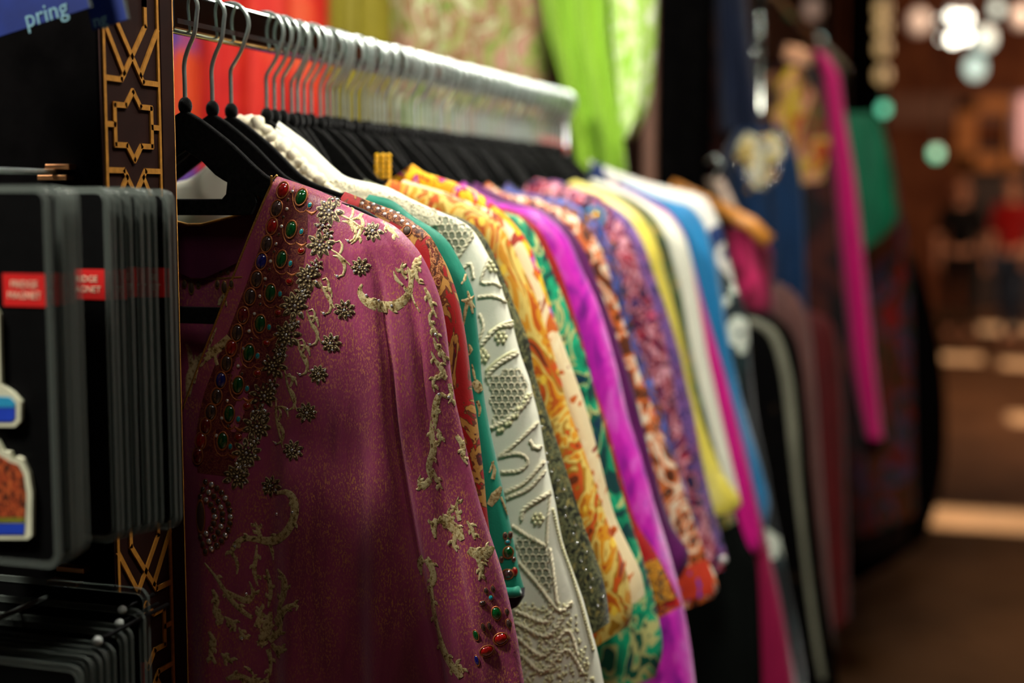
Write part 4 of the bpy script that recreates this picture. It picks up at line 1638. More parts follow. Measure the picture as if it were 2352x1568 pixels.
row(1.397, 'turquoise green kaftan with cream leaves, long teal sleeve',
    [(1090, 470), (1140, 484), (1186, 494), (1221, 525), (1249, 574), (1273, 631), (1302, 701), (1326, 771), (1347, 823), (1372, 925), (1412, 1070), (1449, 1193), (1483, 1308), (1510, 1410), (1522, 1491), (1504, 1556)],
    B_('teal_floral', [(0, L_(6, 70, 70)), (.40, L_(14, 140, 104)), (.47, L_(20, 168, 126)), (.53, L_(190, 190, 130)), (.58, L_(10, 100, 80)), (.66, L_(10, 60, 84))], scale=32, dist=1.6, seed=4), hem=0.9)
row(1.432, 'scarlet kaftan with a gold and teal patterned cuff, thin strip left of the magenta one',
    [(1095, 468), (1150, 476), (1196, 490), (1238, 525), (1266, 574), (1291, 631), (1308, 683), (1340, 788), (1361, 876), (1387, 950), (1424, 1079), (1460, 1193), (1501, 1262), (1543, 1340), (1566, 1390)],
    B_('scarlet_floral', [(0, L_(150, 20, 14)), (.55, L_(176, 26, 18)), (.60, L_(40, 60, 60)), (.64, L_(190, 100, 40))], scale=60, dist=1.4, seed=8), hem=0.88)
sb = bvh_of(ROW[-1])
MT['gold_cuff'] = B_('gold_cuff', [(0, L_(30, 80, 76)), (.42, L_(150, 100, 30)), (.5, L_(206, 150, 50)), (.62, L_(60, 40, 20))], scale=120, dist=1.5)
ribbon(sb, [(1486, 1290), (1502, 1335), (1520, 1384)], [70, 76, 80], MT['gold_cuff'], ROW[-1], 'patterned_cuff', 0.0012, 14)
k = NT('magenta_silk')
v = k.coord((1, 1, 0.5))
k.set(Base_Color=k.ramp(k.noise(v, 26, 3, 0.6, 1.6), [(.30, L_(84, 10, 104)), (.44, L_(150, 20, 150)), (.55, L_(196, 30, 170)), (.68, L_(206, 90, 190)), (.76, L_(120, 40, 160))]))
cloth_finish(k, 0.38, 0.5)
MT['magenta_silk'] = k.m
row(1.505, 'shiny magenta and violet silk kaftan in the middle of the row',
    [(1130, 462), (1196, 474), (1238, 483), (1266, 504), (1298, 536), (1319, 574), (1340, 624), (1368, 683), (1392, 753), (1418, 850), (1442, 955), (1474, 1050), (1502, 1148), (1528, 1239), (1548, 1310), (1575, 1420), (1596, 1560), (1602, 1640)], MT['magenta_silk'], b=0.020)
row(1.545, 'dark plum kaftan, in the shadow behind the magenta silk one',
    [(1180, 462), (1250, 480), (1300, 515), (1338, 565), (1366, 630), (1392, 700), (1422, 790), (1450, 880), (1480, 990), (1510, 1100), (1545, 1210), (1584, 1276), (1560, 1330)],
    solid_cloth('plum_cloth', L_(74, 12, 70), 0.5), hem=0.9, b=0.012)
row(1.590, 'orange and white ikat kaftan with speckled shoulder and a blue spotted orange cuff',
    [(1160, 446), (1230, 455), (1278, 474), (1316, 493), (1348, 522), (1373, 557), (1392, 599), (1407, 653), (1425, 717), (1446, 780), (1466, 850), (1486, 900), (1529, 1010), (1556, 1079), (1584, 1170), (1616, 1262), (1650, 1338), (1640, 1372)],
    B_('ikat_orange', [(0, L_(96, 50, 20)), (.40, L_(196, 110, 50)), (.47, L_(214, 200, 176)), (.54, L_(204, 120, 60)), (.60, L_(70, 40, 30)), (.66, L_(190, 150, 130))], scale=30, dist=2.0, seed=6), hem=0.9)
ib = bvh_of(ROW[-1])
MT['orange_cuff'] = B_('orange_cuff', [(0, L_(196, 70, 40)), (.56, L_(206, 84, 50)), (.6, L_(40, 60, 190))], scale=60, dist=.4)
ribbon(ib, [(1580, 1300), (1594, 1335), (1606, 1372)], [90, 92, 70], MT['orange_cuff'], ROW[-1], 'spotted_cuff', 0.0012, 14)
row(1.670, 'blue and brown flowered kaftan, in front of the red necklace kaftan',
    [(1200, 442), (1290, 455), (1340, 480), (1375, 510), (1400, 550), (1420, 610), (1440, 700), (1465, 790), (1500, 880), (1535, 985), (1565, 1090), (1600, 1210)],
    B_('blue_brown_floral', [(0, L_(40, 24, 30)), (.40, L_(50, 80, 150)), (.48, L_(120, 70, 40)), (.54, L_(70, 110, 180)), (.60, L_(60, 30, 20)), (.68, L_(176, 120, 70))], scale=36, dist=1.4, seed=9), hem=0.9)
nk = row(1.755, 'crimson and pink speckled kaftan with a blue beaded necklace and navy sleeve',
         [(1230, 410), (1293, 423), (1373, 449), (1405, 484), (1437, 528), (1456, 567), (1471, 621), (1501, 705), (1526, 784), (1545, 868), (1562, 964), (1596, 1079), (1632, 1216), (1662, 1308)],
         B_('crimson_speckle', [(0, L_(20, 24, 70)), (.42, L_(150, 30, 60)), (.48, L_(200, 150, 160)), (.53, L_(130, 24, 50)), (.60, L_(40, 50, 110)), (.67, L_(196, 90, 110))], scale=48, dist=1.0, seed=10), hem=0.9)
nb = bvh_of(nk)
MT['blue_ring'] = plain('blue_bead', L_(50, 130, 170), 0.35)
MT['gold_bead'] = plain('gold_bead', L_(220, 170, 60), 0.2, 0.6)
for q in range(12):
    a = q * 6.283 / 12
    bead(nb, 1368 + 20 * math.cos(a), 498 + 20 * math.sin(a), 6, 'blue_ring', nk)
bead(nb, 1368, 496, 10, 'gold_bead', nk)
for (x, y) in ((1310, 432), (1376, 452), (1262, 445), (1466, 550), (1405, 562), (1340, 440)):
    bead(nb, x, y, 4, 'gold_bead', nk)
row(1.835, 'lilac and navy speckled kaftan with a white bobble on its sleeve tip',
    [(1270, 412), (1350, 440), (1427, 486), (1456, 518), (1482, 567), (1503, 631), (1533, 717), (1561, 812), (1576, 880), (1597, 964), (1618, 1079), (1645, 1193), (1671, 1285)],
    B_('lilac_speckle', [(0, L_(30, 30, 80)), (.42, L_(120, 90, 150)), (.48, L_(150, 110, 160)), (.53, L_(50, 60, 130)), (.60, L_(160, 90, 120)), (.67, L_(40, 30, 60))], scale=110, dist=1.0, seed=11), hem=0.9)
lb = bvh_of(ROW[-1])
bead(lb, 1660, 1284, 9, 'pearl', ROW[-1], 'bobble')
row(1.940, 'pale yellow kaftan whose bell sleeve ends in an open cuff',
    [(1320, 412), (1400, 445), (1462, 487), (1488, 519), (1510, 557), (1528, 631), (1551, 711), (1572, 800), (1592, 900), (1612, 965), (1640, 1040), (1668, 1100), (1703, 1150), (1692, 1172)],
    B_('pale_yellow', [(0, L_(186, 168, 60)), (.5, L_(206, 194, 90)), (.66, L_(214, 206, 140))], scale=12, dist=.5, seed=12, mode='LINEAR'), hem=1.0)
row(2.000, 'olive green and blue flowered kaftan, behind the pale yellow bell sleeve',
    [(1350, 415), (1440, 450), (1490, 484), (1517, 516), (1541, 580), (1565, 669), (1582, 770), (1600, 860), (1622, 950), (1658, 1079), (1690, 1200)],
    B_('olive_floral', [(0, L_(30, 70, 50)), (.44, L_(110, 100, 40)), (.50, L_(60, 110, 80)), (.56, L_(150, 130, 70)), (.62, L_(30, 60, 100))], scale=32, dist=1.2, seed=13), hem=0.9)
row(2.070, 'plain white kaftan, pale narrow fold left of the hot pink sleeve',
    [(1360, 408), (1440, 440), (1500, 474), (1538, 498), (1563, 529), (1582, 573), (1598, 653), (1614, 749), (1628, 830), (1650, 930), (1676, 1040), (1700, 1150)],
    solid_cloth('white_crepe', L_(206, 206, 186), 0.6, 0.2, 0.06), hem=0.9)
row(2.090, 'long black kaftan hanging straight down left of the hot pink sleeve',
    [(1400, 425), (1500, 470), (1555, 530), (1580, 620), (1600, 740), (1618, 840), (1645, 970), (1680, 1130), (1712, 1240), (1738, 1290), (1746, 1400), (1752, 1568), (1756, 1660)],
    solid_cloth('black_crepe', L_(9, 12, 10), .8, 0), b=0.009)
row(2.110, 'hot pink kaftan with a narrow closed sleeve',
    [(1400, 420), (1480, 455), (1540, 492), (1572, 540), (1592, 610), (1616, 700), (1640, 780), (1668, 873), (1699, 987), (1722, 1079), (1744, 1193), (1750, 1250), (1738, 1270)],
    B_('hot_pink', [(0, L_(166, 4, 112)), (.5, L_(192, 8, 130)), (.7, L_(206, 20, 140))], scale=8, dist=.4, mode='LINEAR'), b=0.009, hem=1.0)
row(2.132, 'long crimson kaftan showing below the hot pink sleeve',
    [(1420, 425), (1500, 465), (1560, 530), (1610, 680), (1660, 850), (1716, 1060), (1756, 1220), (1794, 1377), (1830, 1568), (1845, 1660)],
    solid_cloth('crimson_crepe', L_(130, 2, 56), .6, .2, .1), b=0.010)
row(2.155, 'azure blue kaftan with a smooth blue shoulder near the rail end',
    [(1440, 420), (1500, 446), (1549, 462), (1585, 472), (1612, 503), (1630, 545), (1648, 610), (1662, 700), (1674, 780), (1692, 870), (1716, 964), (1754, 1095), (1768, 1165), (1758, 1216)],
    solid_cloth('azure_cloth', L_(12, 104, 150), 0.55, 0.3, 0.12), hem=1.0, b=0.012)
row(2.195, 'white and dark green ikat kaftan with a wide pointed sleeve near the rail end',
    [(1420, 412), (1500, 452), (1558, 490), (1600, 545), (1646, 605), (1686, 653), (1714, 717), (1720, 765), (1724, 830), (1738, 964), (1758, 1056), (1778, 1170), (1806, 1308), (1840, 1480), (1860, 1640)],
    B_('ikat_green', [(0, L_(14, 24, 28)), (.46, L_(24, 50, 52)), (.53, L_(196, 204, 190)), (.62, L_(206, 210, 196)), (.68, L_(40, 90, 90))], scale=14, dist=.8, seed=14), b=0.02)
wt = row(2.232, 'white padded kaftan with a red collar tip and glittering navy sleeve, last on the rail',
         [(1344, 363), (1456, 408), (1549, 433), (1612, 449), (1640, 480), (1658, 528), (1672, 590), (1690, 660), (1705, 760), (1720, 900)],
         B_('white_navy', [(0, L_(206, 204, 194)), (.60, L_(212, 210, 200)), (.64, L_(30, 60, 110))], scale=20, dist=.6, seed=15), zn=ZN + 0.012, hem=0.9, neck=0.05)
c0, c1 = onY(1242, 322, 2.225), onY(1300, 350, 2.225)
tube('collar_tip', [c0, c0.lerp(c1, .5) + Vector((0, 0, .004)), c1], [0.007, 0.011, 0.008], plain('red_collar', L_(206, 50, 36), 0.6), wt, 10)

# plain hangers squeezed in between
used = [1.05, 1.095, 1.128, 1.195, 1.228, 1.29, 1.325, 1.35, 1.397, 1.432, 1.505, 1.545, 1.59, 1.67, 1.755, 1.835, 1.94, 2.0, 2.07, 2.09, 2.11, 2.132, 2.155, 2.195, 2.232]
for q_, y in enumerate((1.211, 1.2595)):
    hanger(y, 'thin', (q_ + 1) % 2, 'bare black velvet hanger squeezed between the kaftans on the chrome rail', 'bare hangers on the chrome rail', math.radians(random.uniform(-4, 4)), -0.0005)
y = 1.247
n_ = 0
while y < 2.225:
    if min(abs(y - q) for q in used) > 0.0100:
        n_ += 1
        hanger(y, 'slim', n_ % 2, 'bare black velvet hanger squeezed between the kaftans on the chrome rail', 'bare hangers on the chrome rail',
               math.radians(random.uniform(-7, 7)), random.uniform(-0.002, 0.0))
    y += random.uniform(0.0112, 0.0160)

# ---------------------------------------------------------------- textiles hanging across the end of the rail
bar = empty('overhead_bar', (-1.0, 2.42, 2.30))
tube('bar_tube', [(-1.75, 2.42, 2.30), (-0.42, 2.42, 2.30)], 0.012, MT['dark_steel'], bar, 10)
for xx in (-1.70, -0.47):
    tube('ceiling_rod', [(xx, 2.42, 2.30), (xx, 2.42, CEIL)], 0.006, MT['dark_steel'], bar, 8)
tag(bar, 'dark overhead bar carrying the red and lime textiles behind the rail', 'bar')
TOPY = -420
tag(drape('hanging_cloth', 2.44, [(330, TOPY), (330, 100), (330, 700)], [(462, TOPY), (464, 100), (470, 700)], B_('blue_orange', [(0, L_(70, 70, 150)), (.46, L_(110, 80, 150)), (.56, L_(206, 90, 50))], scale=9, dist=.6, mode='LINEAR'), freq=2),
    'blue and violet cloth hanging behind the nearest hooks', 'cloth')
tag(drape('red_dress', 2.43, [(440, TOPY), (446, 100), (440, 760)], [(770, TOPY), (762, 80), (780, 760)], B_('red_orange_cloth', [(0, L_(150, 20, 18)), (.42, L_(190, 34, 26)), (.55, L_(206, 60, 34)), (.7, L_(200, 90, 40))], scale=7, dist=.8, mode='LINEAR'), freq=3.3, amp=.016),
    'red and orange dress hanging behind the rail hooks', 'dress')
tag(drape('olive_shawl', 2.45, [(745, TOPY), (750, 100), (740, 760)], [(925, TOPY), (925, 100), (930, 760)], B_('olive_shawl', [(0, L_(96, 84, 6)), (.5, L_(140, 130, 12)), (.7, L_(120, 110, 10))], scale=10, dist=.5, mode='LINEAR'), freq=2.4, ph=.2),
    'olive yellow shawl hanging beside the red dress', 'shawl')
tag(drape('flowered_dress', 2.41, [(895, TOPY), (898, 100), (890, 760)], [(1260, TOPY), (1256, 100), (1270, 760)], B_('faded_floral', [(0, L_(110, 130, 40)), (.40, L_(150, 160, 90)), (.47, L_(176, 140, 120)), (.53, L_(140, 110, 70)), (.60, L_(196, 200, 160)), (.68, L_(130, 150, 50))], scale=24, dist=1.0, seed=4), freq=4.2, amp=.012),
    'faded green and rose flowered dress hanging above the rail', 'dress')
tag(drape('lime_scarf', 2.34, [(1236, TOPY), (1244, 0), (1290, 200), (1330, 420), (1340, 640)], [(1400, TOPY), (1396, 0), (1416, 180), (1440, 350), (1462, 640)], solid_cloth('lime_chiffon', L_(126, 168, 36), 0.6, 0.3, 0.12), freq=2.6, amp=.014, b=.02),
    'long plain lime green scarf hanging at the end of the rail', 'scarf')
k = NT('lime_sequins')
v = k.coord()
k.set(Base_Color=k.ramp(k.noise(v, 60, 3, .6, .6), [(.40, L_(140, 190, 40)), (.52, L_(190, 214, 130)), (.64, L_(226, 232, 206))]), Roughness=0.4)
MT['lime_sequins'] = k.m
tag(drape('sequinned_sleeve', 2.36, [(1392, TOPY), (1392, 0), (1408, 160), (1424, 300), (1440, 318)], [(1512, TOPY), (1508, 0), (1500, 160), (1486, 260), (1450, 318)], MT['lime_sequins'], freq=2.2, amp=.008, b=.025),
    'lime sleeve covered in white sequins hanging beside the plain lime scarf', 'garment')
for (x, y) in ((1492, 128), (1493, 150)):
    c = onY(x, y, 2.36)
    bm = bmesh.new()
    add_ball(bm, c, 0.004, 8, 6)
    tag(bm_obj('gilt_bobble', bm, MT['gold_bead']), 'gilt bobble at the upper edge of the sequinned lime sleeve' if y < 140 else 'gilt bobble at the lower edge of the sequinned lime sleeve', 'bead')

# ---------------------------------------------------------------- pillar between the stalls
c = onY(1560, 400, 2.85)
tag(box('shop_pillar', (c.x - 0.055, 2.80, 0), (c.x + 0.055, 2.92, CEIL), MT['black_lacquer'], None, 0.004), 'black pillar standing behind the end of the rail', 'pillar')
c = onY(1494, 400, 2.80)
tag(box('pillar_post', (c.x - 0.013, 2.78, 0), (c.x + 0.013, 2.81, CEIL), MT['brown_wood'], None, 0.002), 'thin brown wooden post left of the black pillar', 'post')

# ---------------------------------------------------------------- second rack, further down the aisle
R2X, R2Z = -0.43, 1.975
r2 = empty('clothes_rail', (R2X, 4.0, 0))
tube('rail_tube', [(R2X, 3.16, R2Z), (R2X, 5.6, R2Z)], 0.014, MT['chrome'], r2, 12)
tube('upright', [(R2X, 3.18, 0.0), (R2X, 3.18, R2Z + 0.02)], 0.014, MT['chrome'], r2, 12)
tube('upright', [(R2X, 5.58, 0.0), (R2X, 5.58, R2Z + 0.02)], 0.014, MT['chrome'], r2, 12)
for j, (x, y) in enumerate(((1744, 40), (1746, 62), (1744, 82), (1733, 122))):
    cc_ = onY(x, y, 3.15)
    bm = bmesh.new()
    add_ball(bm, cc_, 0.011, 12, 8)
    bm_obj('chrome_knob', bm, MT['chrome'], r2)
tag(r2, 'tall chrome clothes rail further down the aisle behind the black pillar', 'clothes rail')


def far(name, Y, label, cat, Lp, Rp, mat, **kw):
    o = drape(name, Y, Lp, Rp, mat, **kw)
    tag(o, label, cat)
    return o


NAVY = solid_cloth('navy_cloth', L_(12, 24, 48), 0.6, .1)
far('navy_dress', 3.10, 'dark navy dress hanging high to the right of the black pillar', 'dress', [(1620, -300), (1640, 0), (1650, 300)], [(1690, -300), (1720, 60), (1752, 300)], NAVY, freq=2)
far('blue_dress', 3.02, 'deep blue dress with a glittering gold and white yoke, right of the pillar', 'dress',
    [(1690, 300), (1662, 360), (1668, 460), (1690, 600), (1700, 900)], [(1800, 290), (1832, 360), (1846, 460), (1852, 600), (1862, 900)], solid_cloth('deep_blue', L_(8, 44, 80), 0.55, .2), b=0.05, freq=2.5, amp=.012)
bd = bpy.context.scene.objects['blue_dress']
DB = bvh_of(bd)
MT['yoke'] = B_('white_gold_yoke', [(0, L_(206, 190, 120)), (.45, L_(226, 222, 190)), (.6, L_(180, 190, 190)), (.68, L_(190, 150, 70))], scale=40, dist=1)
ribbon(DB, [(1700, 330), (1745, 350), (1790, 330)], [60, 70, 60], MT['yoke'], bd, 'beaded_yoke', .004, 16)
ribbon(DB, [(1745, 350), (1745, 400), (1738, 430)], [70, 60, 20], MT['yoke'], bd, 'beaded_front', .004, 12)
rr_ = random.Random(5)
for i in range(34):
    bead(DB, 1745 + rr_.uniform(-72, 66) * (1 - i / 60), 312 + i * 3.6 + rr_.uniform(-6, 6), rr_.uniform(4, 8), 'crystal' if i % 3 else 'gold_bead', bd)
far('pale_sleeve', 2.74, 'pale sleeve slanting down beside the wooden hanger', 'garment', [(1618, 410), (1640, 450), (1690, 520)], [(1660, 410), (1690, 470), (1712, 520)], solid_cloth('pale_pink', L_(190, 168, 150)), b=.015, amp=.003, freq=1.4)
c0, c1, c2 = onY(1640, 470, 2.66), onY(1725, 515, 2.66), onY(1765, 556, 2.66)
wh = empty('wooden_hanger', c0)
tube('arm', [c0, c1, c2], [0.012, 0.014, 0.016], plain('honey_wood', L_(196, 128, 50), 0.4), wh, 10)
tube('arm', [c0, c0 * 2 - c1, onY(1515, 556, 2.66)], [0.012, 0.014, 0.016], bpy.data.materials['honey_wood'], wh, 10)
tube('hook', [c0, c0 + Vector((0, 0, .05)), c0 + Vector((.015, 0, .075)), c0 + Vector((0, 0, .09)), c0 + Vector((-.015, 0, .08))], 0.002, MT['hook_chrome'], wh, 8)
tag(wh, 'honey coloured wooden hanger with a rounded arm', 'hanger')
far('maroon_blouse', 2.72, 'maroon and pink blouse hanging under the wooden hanger', 'blouse', [(1650, 520), (1660, 600), (1690, 700), (1700, 900)], [(1730, 520), (1770, 570), (1776, 660), (1780, 900)],
    B_('maroon_pink', [(0, L_(90, 16, 44)), (.5, L_(120, 24, 60)), (.62, L_(196, 50, 110))], scale=14, dist=.5, mode='LINEAR'), b=.03, freq=2)


def far_g(Y, label, xc, zn, sil, mat, **kw):
    cl, _ = garment('hanging_garment', Y, sil, mat, xc=xc, zn=zn, **kw)
    tag(cl, label, 'garment')
    return cl


# low row: rounded shoulders below eye level
low = empty('low_rack', (-0.50, 3.0, 0))
tube('rail_tube', [(-0.50, 2.45, 1.425), (-0.50, 3.75, 1.425)], 0.012, MT['dark_steel'], low, 10)
for yy in (2.47, 3.73):
    tube('upright', [(-0.50, yy, 0), (-0.50, yy, 1.425)], 0.012, MT['dark_steel'], low, 10)
tag(low, 'low dark rack under the second row of garments', 'rack')
LACE = far_g(2.60, 'black lace garment with a grey white border along its shoulder', -0.50, 1.36,
      [(1690, 705), (1760, 715), (1810, 750), (1838, 820), (1850, 920), (1866, 1100), (1890, 1320), (1915, 1480), (1935, 1660)], B_('black_lace', [(0, L_(5, 4, 4)), (.52, L_(12, 10, 8)), (.62, L_(52, 40, 26))], scale=20, dist=1, sheen=0), neck=0.05, hem=0.35, b=.03)
bo = LACE
BL = bvh_of(bo)
ribbon(BL, [(1690, 734), (1740, 742), (1778, 772), (1800, 835), (1814, 920), (1830, 1100), (1854, 1320), (1876, 1480), (1890, 1560)], [14, 22, 24, 22, 16, 14, 14, 14, 14], solid_cloth('grey_white_border', L_(112, 112, 94)), bo, 'pale_border', .003, 50)
far_g(2.85, 'mauve brown garment with a soft rounded shoulder behind the black lace', -0.50, 1.40,
      [(1700, 652), (1780, 648), (1828, 676), (1858, 740), (1872, 860), (1888, 1100), (1910, 1400), (1930, 1660)], solid_cloth('mauve_cloth', L_(96, 62, 56), .7, .1), neck=0.05, hem=0.35, b=.03)
far_g(3.14, 'dark oxblood garment hanging low beside the magenta sleeve', -0.46, 1.34,
      [(1840, 720), (1890, 722), (1922, 770), (1936, 900), (1944, 1100), (1950, 1300), (1952, 1420)], solid_cloth('oxblood', L_(80, 8, 9), .7, .1), neck=0.05, hem=0.40, b=.03)
mg = far_g(3.40, 'peach and yellow kaftan with a long magenta sleeve on the tall rail', -0.46, 1.89,
           [(1800, 98), (1860, 112), (1905, 150), (1930, 250), (1950, 400), (1972, 600), (2000, 850), (2024, 1000), (2030, 1040)], B_('dark_red_print', [(0, L_(30, 10, 10)), (.45, L_(70, 16, 16)), (.55, L_(90, 40, 24)), (.65, L_(40, 20, 16))], scale=12, dist=.8), neck=0.06, hem=0.85, b=.035, vdepth=.3)
MB = bvh_of(mg)
PY_ = B_('peach_print', [(0, L_(196, 90, 40)), (.40, L_(220, 190, 60)), (.48, L_(226, 170, 130)), (.56, L_(150, 60, 30)), (.64, L_(120, 110, 50))], scale=16, dist=1)
ribbon(MB, [(1790, 118), (1830, 122), (1868, 140)], [34, 44, 26], B_('peach', [(0, L_(226, 176, 140)), (.6, L_(230, 190, 150))], scale=8), mg, 'peach_shoulder', .004, 16)
ribbon(MB, [(1800, 160), (1822, 230), (1845, 320), (1860, 420)], [70, 110, 120, 60], PY_, mg, 'printed_front', .004, 24)
drape('magenta_sleeve', 3.35, [(1858, 116), (1885, 160), (1898, 260), (1916, 420), (1934, 620), (1960, 860), (1988, 1000)], [(1896, 120), (1928, 170), (1940, 260), (1966, 420), (1988, 620), (2012, 860), (2030, 1005)], solid_cloth('magenta_cotton', L_(196, 8, 106), .5, .3, .1), b=.03, amp=.004, freq=1.5, parent=mg)
for (x, y) in ((1838, 168), (1830, 180), (1845, 205)):
    bead(MB, x, y, 7, 'gold_bead', mg)
far_g(3.95, 'green and teal scarf-like garment hanging right of the magenta sleeve', -0.42, 1.80,
      [(1960, 262), (2010, 262), (2036, 320), (2056, 430), (2062, 500), (2040, 536)], solid_cloth('green_teal', L_(6, 112, 76)), neck=0.06, hem=1.25, b=.03)
far_g(4.30, 'olive, orange and violet patterned dress in the far row', -0.40, 1.78,
      [(1990, 290), (2040, 330), (2066, 450), (2088, 620), (2096, 800), (2100, 1000), (2104, 1180)], B_('far_multi', [(0, L_(60, 50, 10)), (.40, L_(110, 60, 24)), (.48, L_(120, 40, 30)), (.54, L_(90, 80, 110)), (.6, L_(40, 60, 20)), (.67, L_(150, 30, 30))], scale=9, dist=1.2), neck=0.06, hem=0.45, b=.05)
far_g(5.20, 'long black garment at the outer end of the far row', -0.32, 1.62,
      [(2030, 540), (2090, 580), (2130, 660), (2160, 800), (2174, 950), (2166, 1100), (2130, 1230)], solid_cloth('black_cloth', L_(6, 5, 5), .8, 0), neck=0.06, hem=0.12, b=.08)
far_g(4.75, 'dark brown coat at the back of the far row', -0.42, 1.75,
      [(1980, 420), (2030, 460), (2060, 600), (2080, 900), (2085, 1250)], solid_cloth('dark_brown', L_(30, 16, 12), .8, 0), neck=0.06, hem=0.3, b=.08)

# ---------------------------------------------------------------- the far market: shop fronts, lamps, people
MT['glow_white'] = None


def glow(name, col, s):
    k = NT(name)
    k.set(Base_Color=(0.8, 0.8, 0.8, 1), Emission_Color=col, Emission_Strength=s)
    k.set(Roughness=k.ramp(k.noise(k.coord(), 30), [(.3, (.3,) * 3), (.7, (.5,) * 3)]))
    return k.m


GW = glow('lamp_warm_white', (1, .95, .78, 1), 9)
GW2 = glow('lamp_soft_peach', (1, .55, .36, 1), 0.22)
GG_ = glow('lamp_green_glass', (.12, .75, .42, 1), 1.6)
GC = glow('lamp_pale_cyan', (.6, .85, .72, 1), 1.1)


def shop(x0, x1, Y, h, label, door=(0.3, 0.7), mat='brown_wall'):
    r = empty('shop_front', ((x0 + x1) / 2, Y, 0))
    w = x1 - x0
    d0, d1 = x0 + w * door[0], x0 + w * door[1]
    box('wall', (x0, Y, 0), (d0, Y + .2, h), MT[mat], r)
    box('wall', (d1, Y, 0), (x1, Y + .2, h), MT[mat], r)
    box('lintel', (d0, Y, 2.2), (d1, Y + .2, h), MT[mat], r)
    box('door_leaf', (d0, Y + .12, 0), (d1, Y + .16, 2.2), MT['dark_wood'], r)
    box('sign_board', (x0 + .1, Y - .05, 2.45), (x1 - .1, Y, 2.85), MT['brown_wood'], r, .01)
    tag(r, label, 'shop front')
    return r


shop(-1.6, 4.0, 20.0, 4.4, 'brown shop front with dark doorway at the middle of the far aisle')
shop(4.1, 8.0, 23.0, 4.4, 'brown shop front at the far right end of the aisle', (.2, .5))
# ochre window surround (hollow frame)
Yw = 19.85
Yw = 19.95
fr = empty('window_surround', onY(2250, 390, Yw))
P = lambda x, y: onY(x, y, Yw)
for nme, (a, b_) in (('top_bar', ((2200, 225), (2312, 258))), ('left_bar', ((2200, 225), (2240, 390))), ('bottom_bar', ((2200, 352), (2300, 390))), ('right_bar', ((2316, 225), (2345, 390)))):
    p, q = P(*a), P(*b_)
    box(nme, (min(p.x, q.x), Yw - .05, min(p.z, q.z)), (max(p.x, q.x), Yw + .05, max(p.z, q.z)), MT['ochre'], fr, .01)
tag(fr, 'ochre painted hollow window surround high in the far aisle', 'window surround')


def hanging_lamp(px, py, Y, r, mat, label, n=1, spread=0.0, name='hanging_lamp'):
    c = onY(px, py, Y)
    e = empty(name, c)
    tube('cord', [c + Vector((0, 0, r)), Vector((c.x, c.y, CEIL))], 0.006, MT['dark_steel'], e, 6)
    bm = bmesh.new()
    add_ball(bm, c, (r, r, r * 1.15), 14, 10)
    bm_obj('globe', bm, mat, e)
    tube('cap', [c + Vector((0, 0, r * .95)), c + Vector((0, 0, r * 1.35))], [r * .5, r * .25], MT['dark_steel'], e, 10)
    tag(e, label, 'lamp')
    return e


ch = empty('chandelier', onY(2200, 60, 11.0))
cpos = onY(2215, -20, 11.0)
tube('stem', [cpos, (cpos.x, cpos.y, CEIL)], .012, MT['dark_steel'], ch, 8)
for (x, y, r) in ((2188, 38, .034), (2216, 42, .040), (2190, 90, .036), (2218, 84, .034), (2158, 46, .012), (2160, 90, .012)):
    c = onY(x, y, 11.0 + random.uniform(-.1, .1))
    bm = bmesh.new()
    add_ball(bm, c, r, 12, 8)
    b0 = bm_obj('bulb', bm, GW, ch)
    tube('branch', [c, (cpos.x, cpos.y, cpos.z)], .006, MT['dark_steel'], ch, 6)
tag(ch, 'bright cluster of white bulbs hanging over the far aisle', 'chandelier')
for (px, py, Y, r, m, lab) in ((2030, 250, 8.0, .028, GG_, 'small green glass lamp near the far row of garments'), (2150, 352, 10.5, .040, GG_, 'small green glass lamp lower down the aisle'),
                               (1880, 94, 7.0, .022, GC, 'small pale cyan lamp above the magenta kaftan'), (2240, 155, 11.5, .075, GC, 'pale round lamp below the bright bulbs'),
                               (2345, 40, 11.0, .075, GW2, 'peach lamp at the right edge above the aisle'), (2262, 88, 11.8, .08, GC, 'pale lamp right of the bright bulbs'),
                               (2110, 50, 12.0, .09, GW2, 'peach lamp left of the bright bulbs'), (1868, 20, 8.0, .05, GW2, 'peach lamp at the top above the pale cyan one'),
                               (2290, 20, 12.5, .05, GC, 'pale lamp at the top right of the bright bulbs')):
    hanging_lamp(px, py, Y, r, m, lab)
# slender far column hung with amber lanterns
cb = onY(1990, 300, 9.0)
tag(box('far_pillar', (cb.x - .14, 9.0, 0), (cb.x + .10, 9.25, CEIL), MT['black_lacquer'], None, .01), 'dark far pillar above the green garment', 'pillar')
for j, y in enumerate((20, 62, 110, 172)):
    hanging_lamp(2028, y, 8.9 + j * .02, .045, bpy.data.materials.get('lamp_amber') or glow('lamp_amber', (1, .6, .2, 1), .55),
                 'dim amber lantern, %s in the column beside the dark far pillar' % ('uppermost', 'second from the top', 'third from the top', 'lowest')[j])
# mannequin-white blur of a blouse at the right edge
lb_ = far('lilac_blouse', 12.0, 'lilac white blouse hanging at the far right edge', 'blouse', [(2330, 220), (2322, 300), (2330, 360)], [(2420, 220), (2430, 300), (2420, 360)], solid_cloth('lilac_white', L_(206, 176, 190)), b=.08, amp=.02)


cl_ = onY(2376, 225, 12.0)
tube('hanging_cord', [cl_, (cl_.x, cl_.y, CEIL)], .006, MT['dark_steel'], lb_, 6)


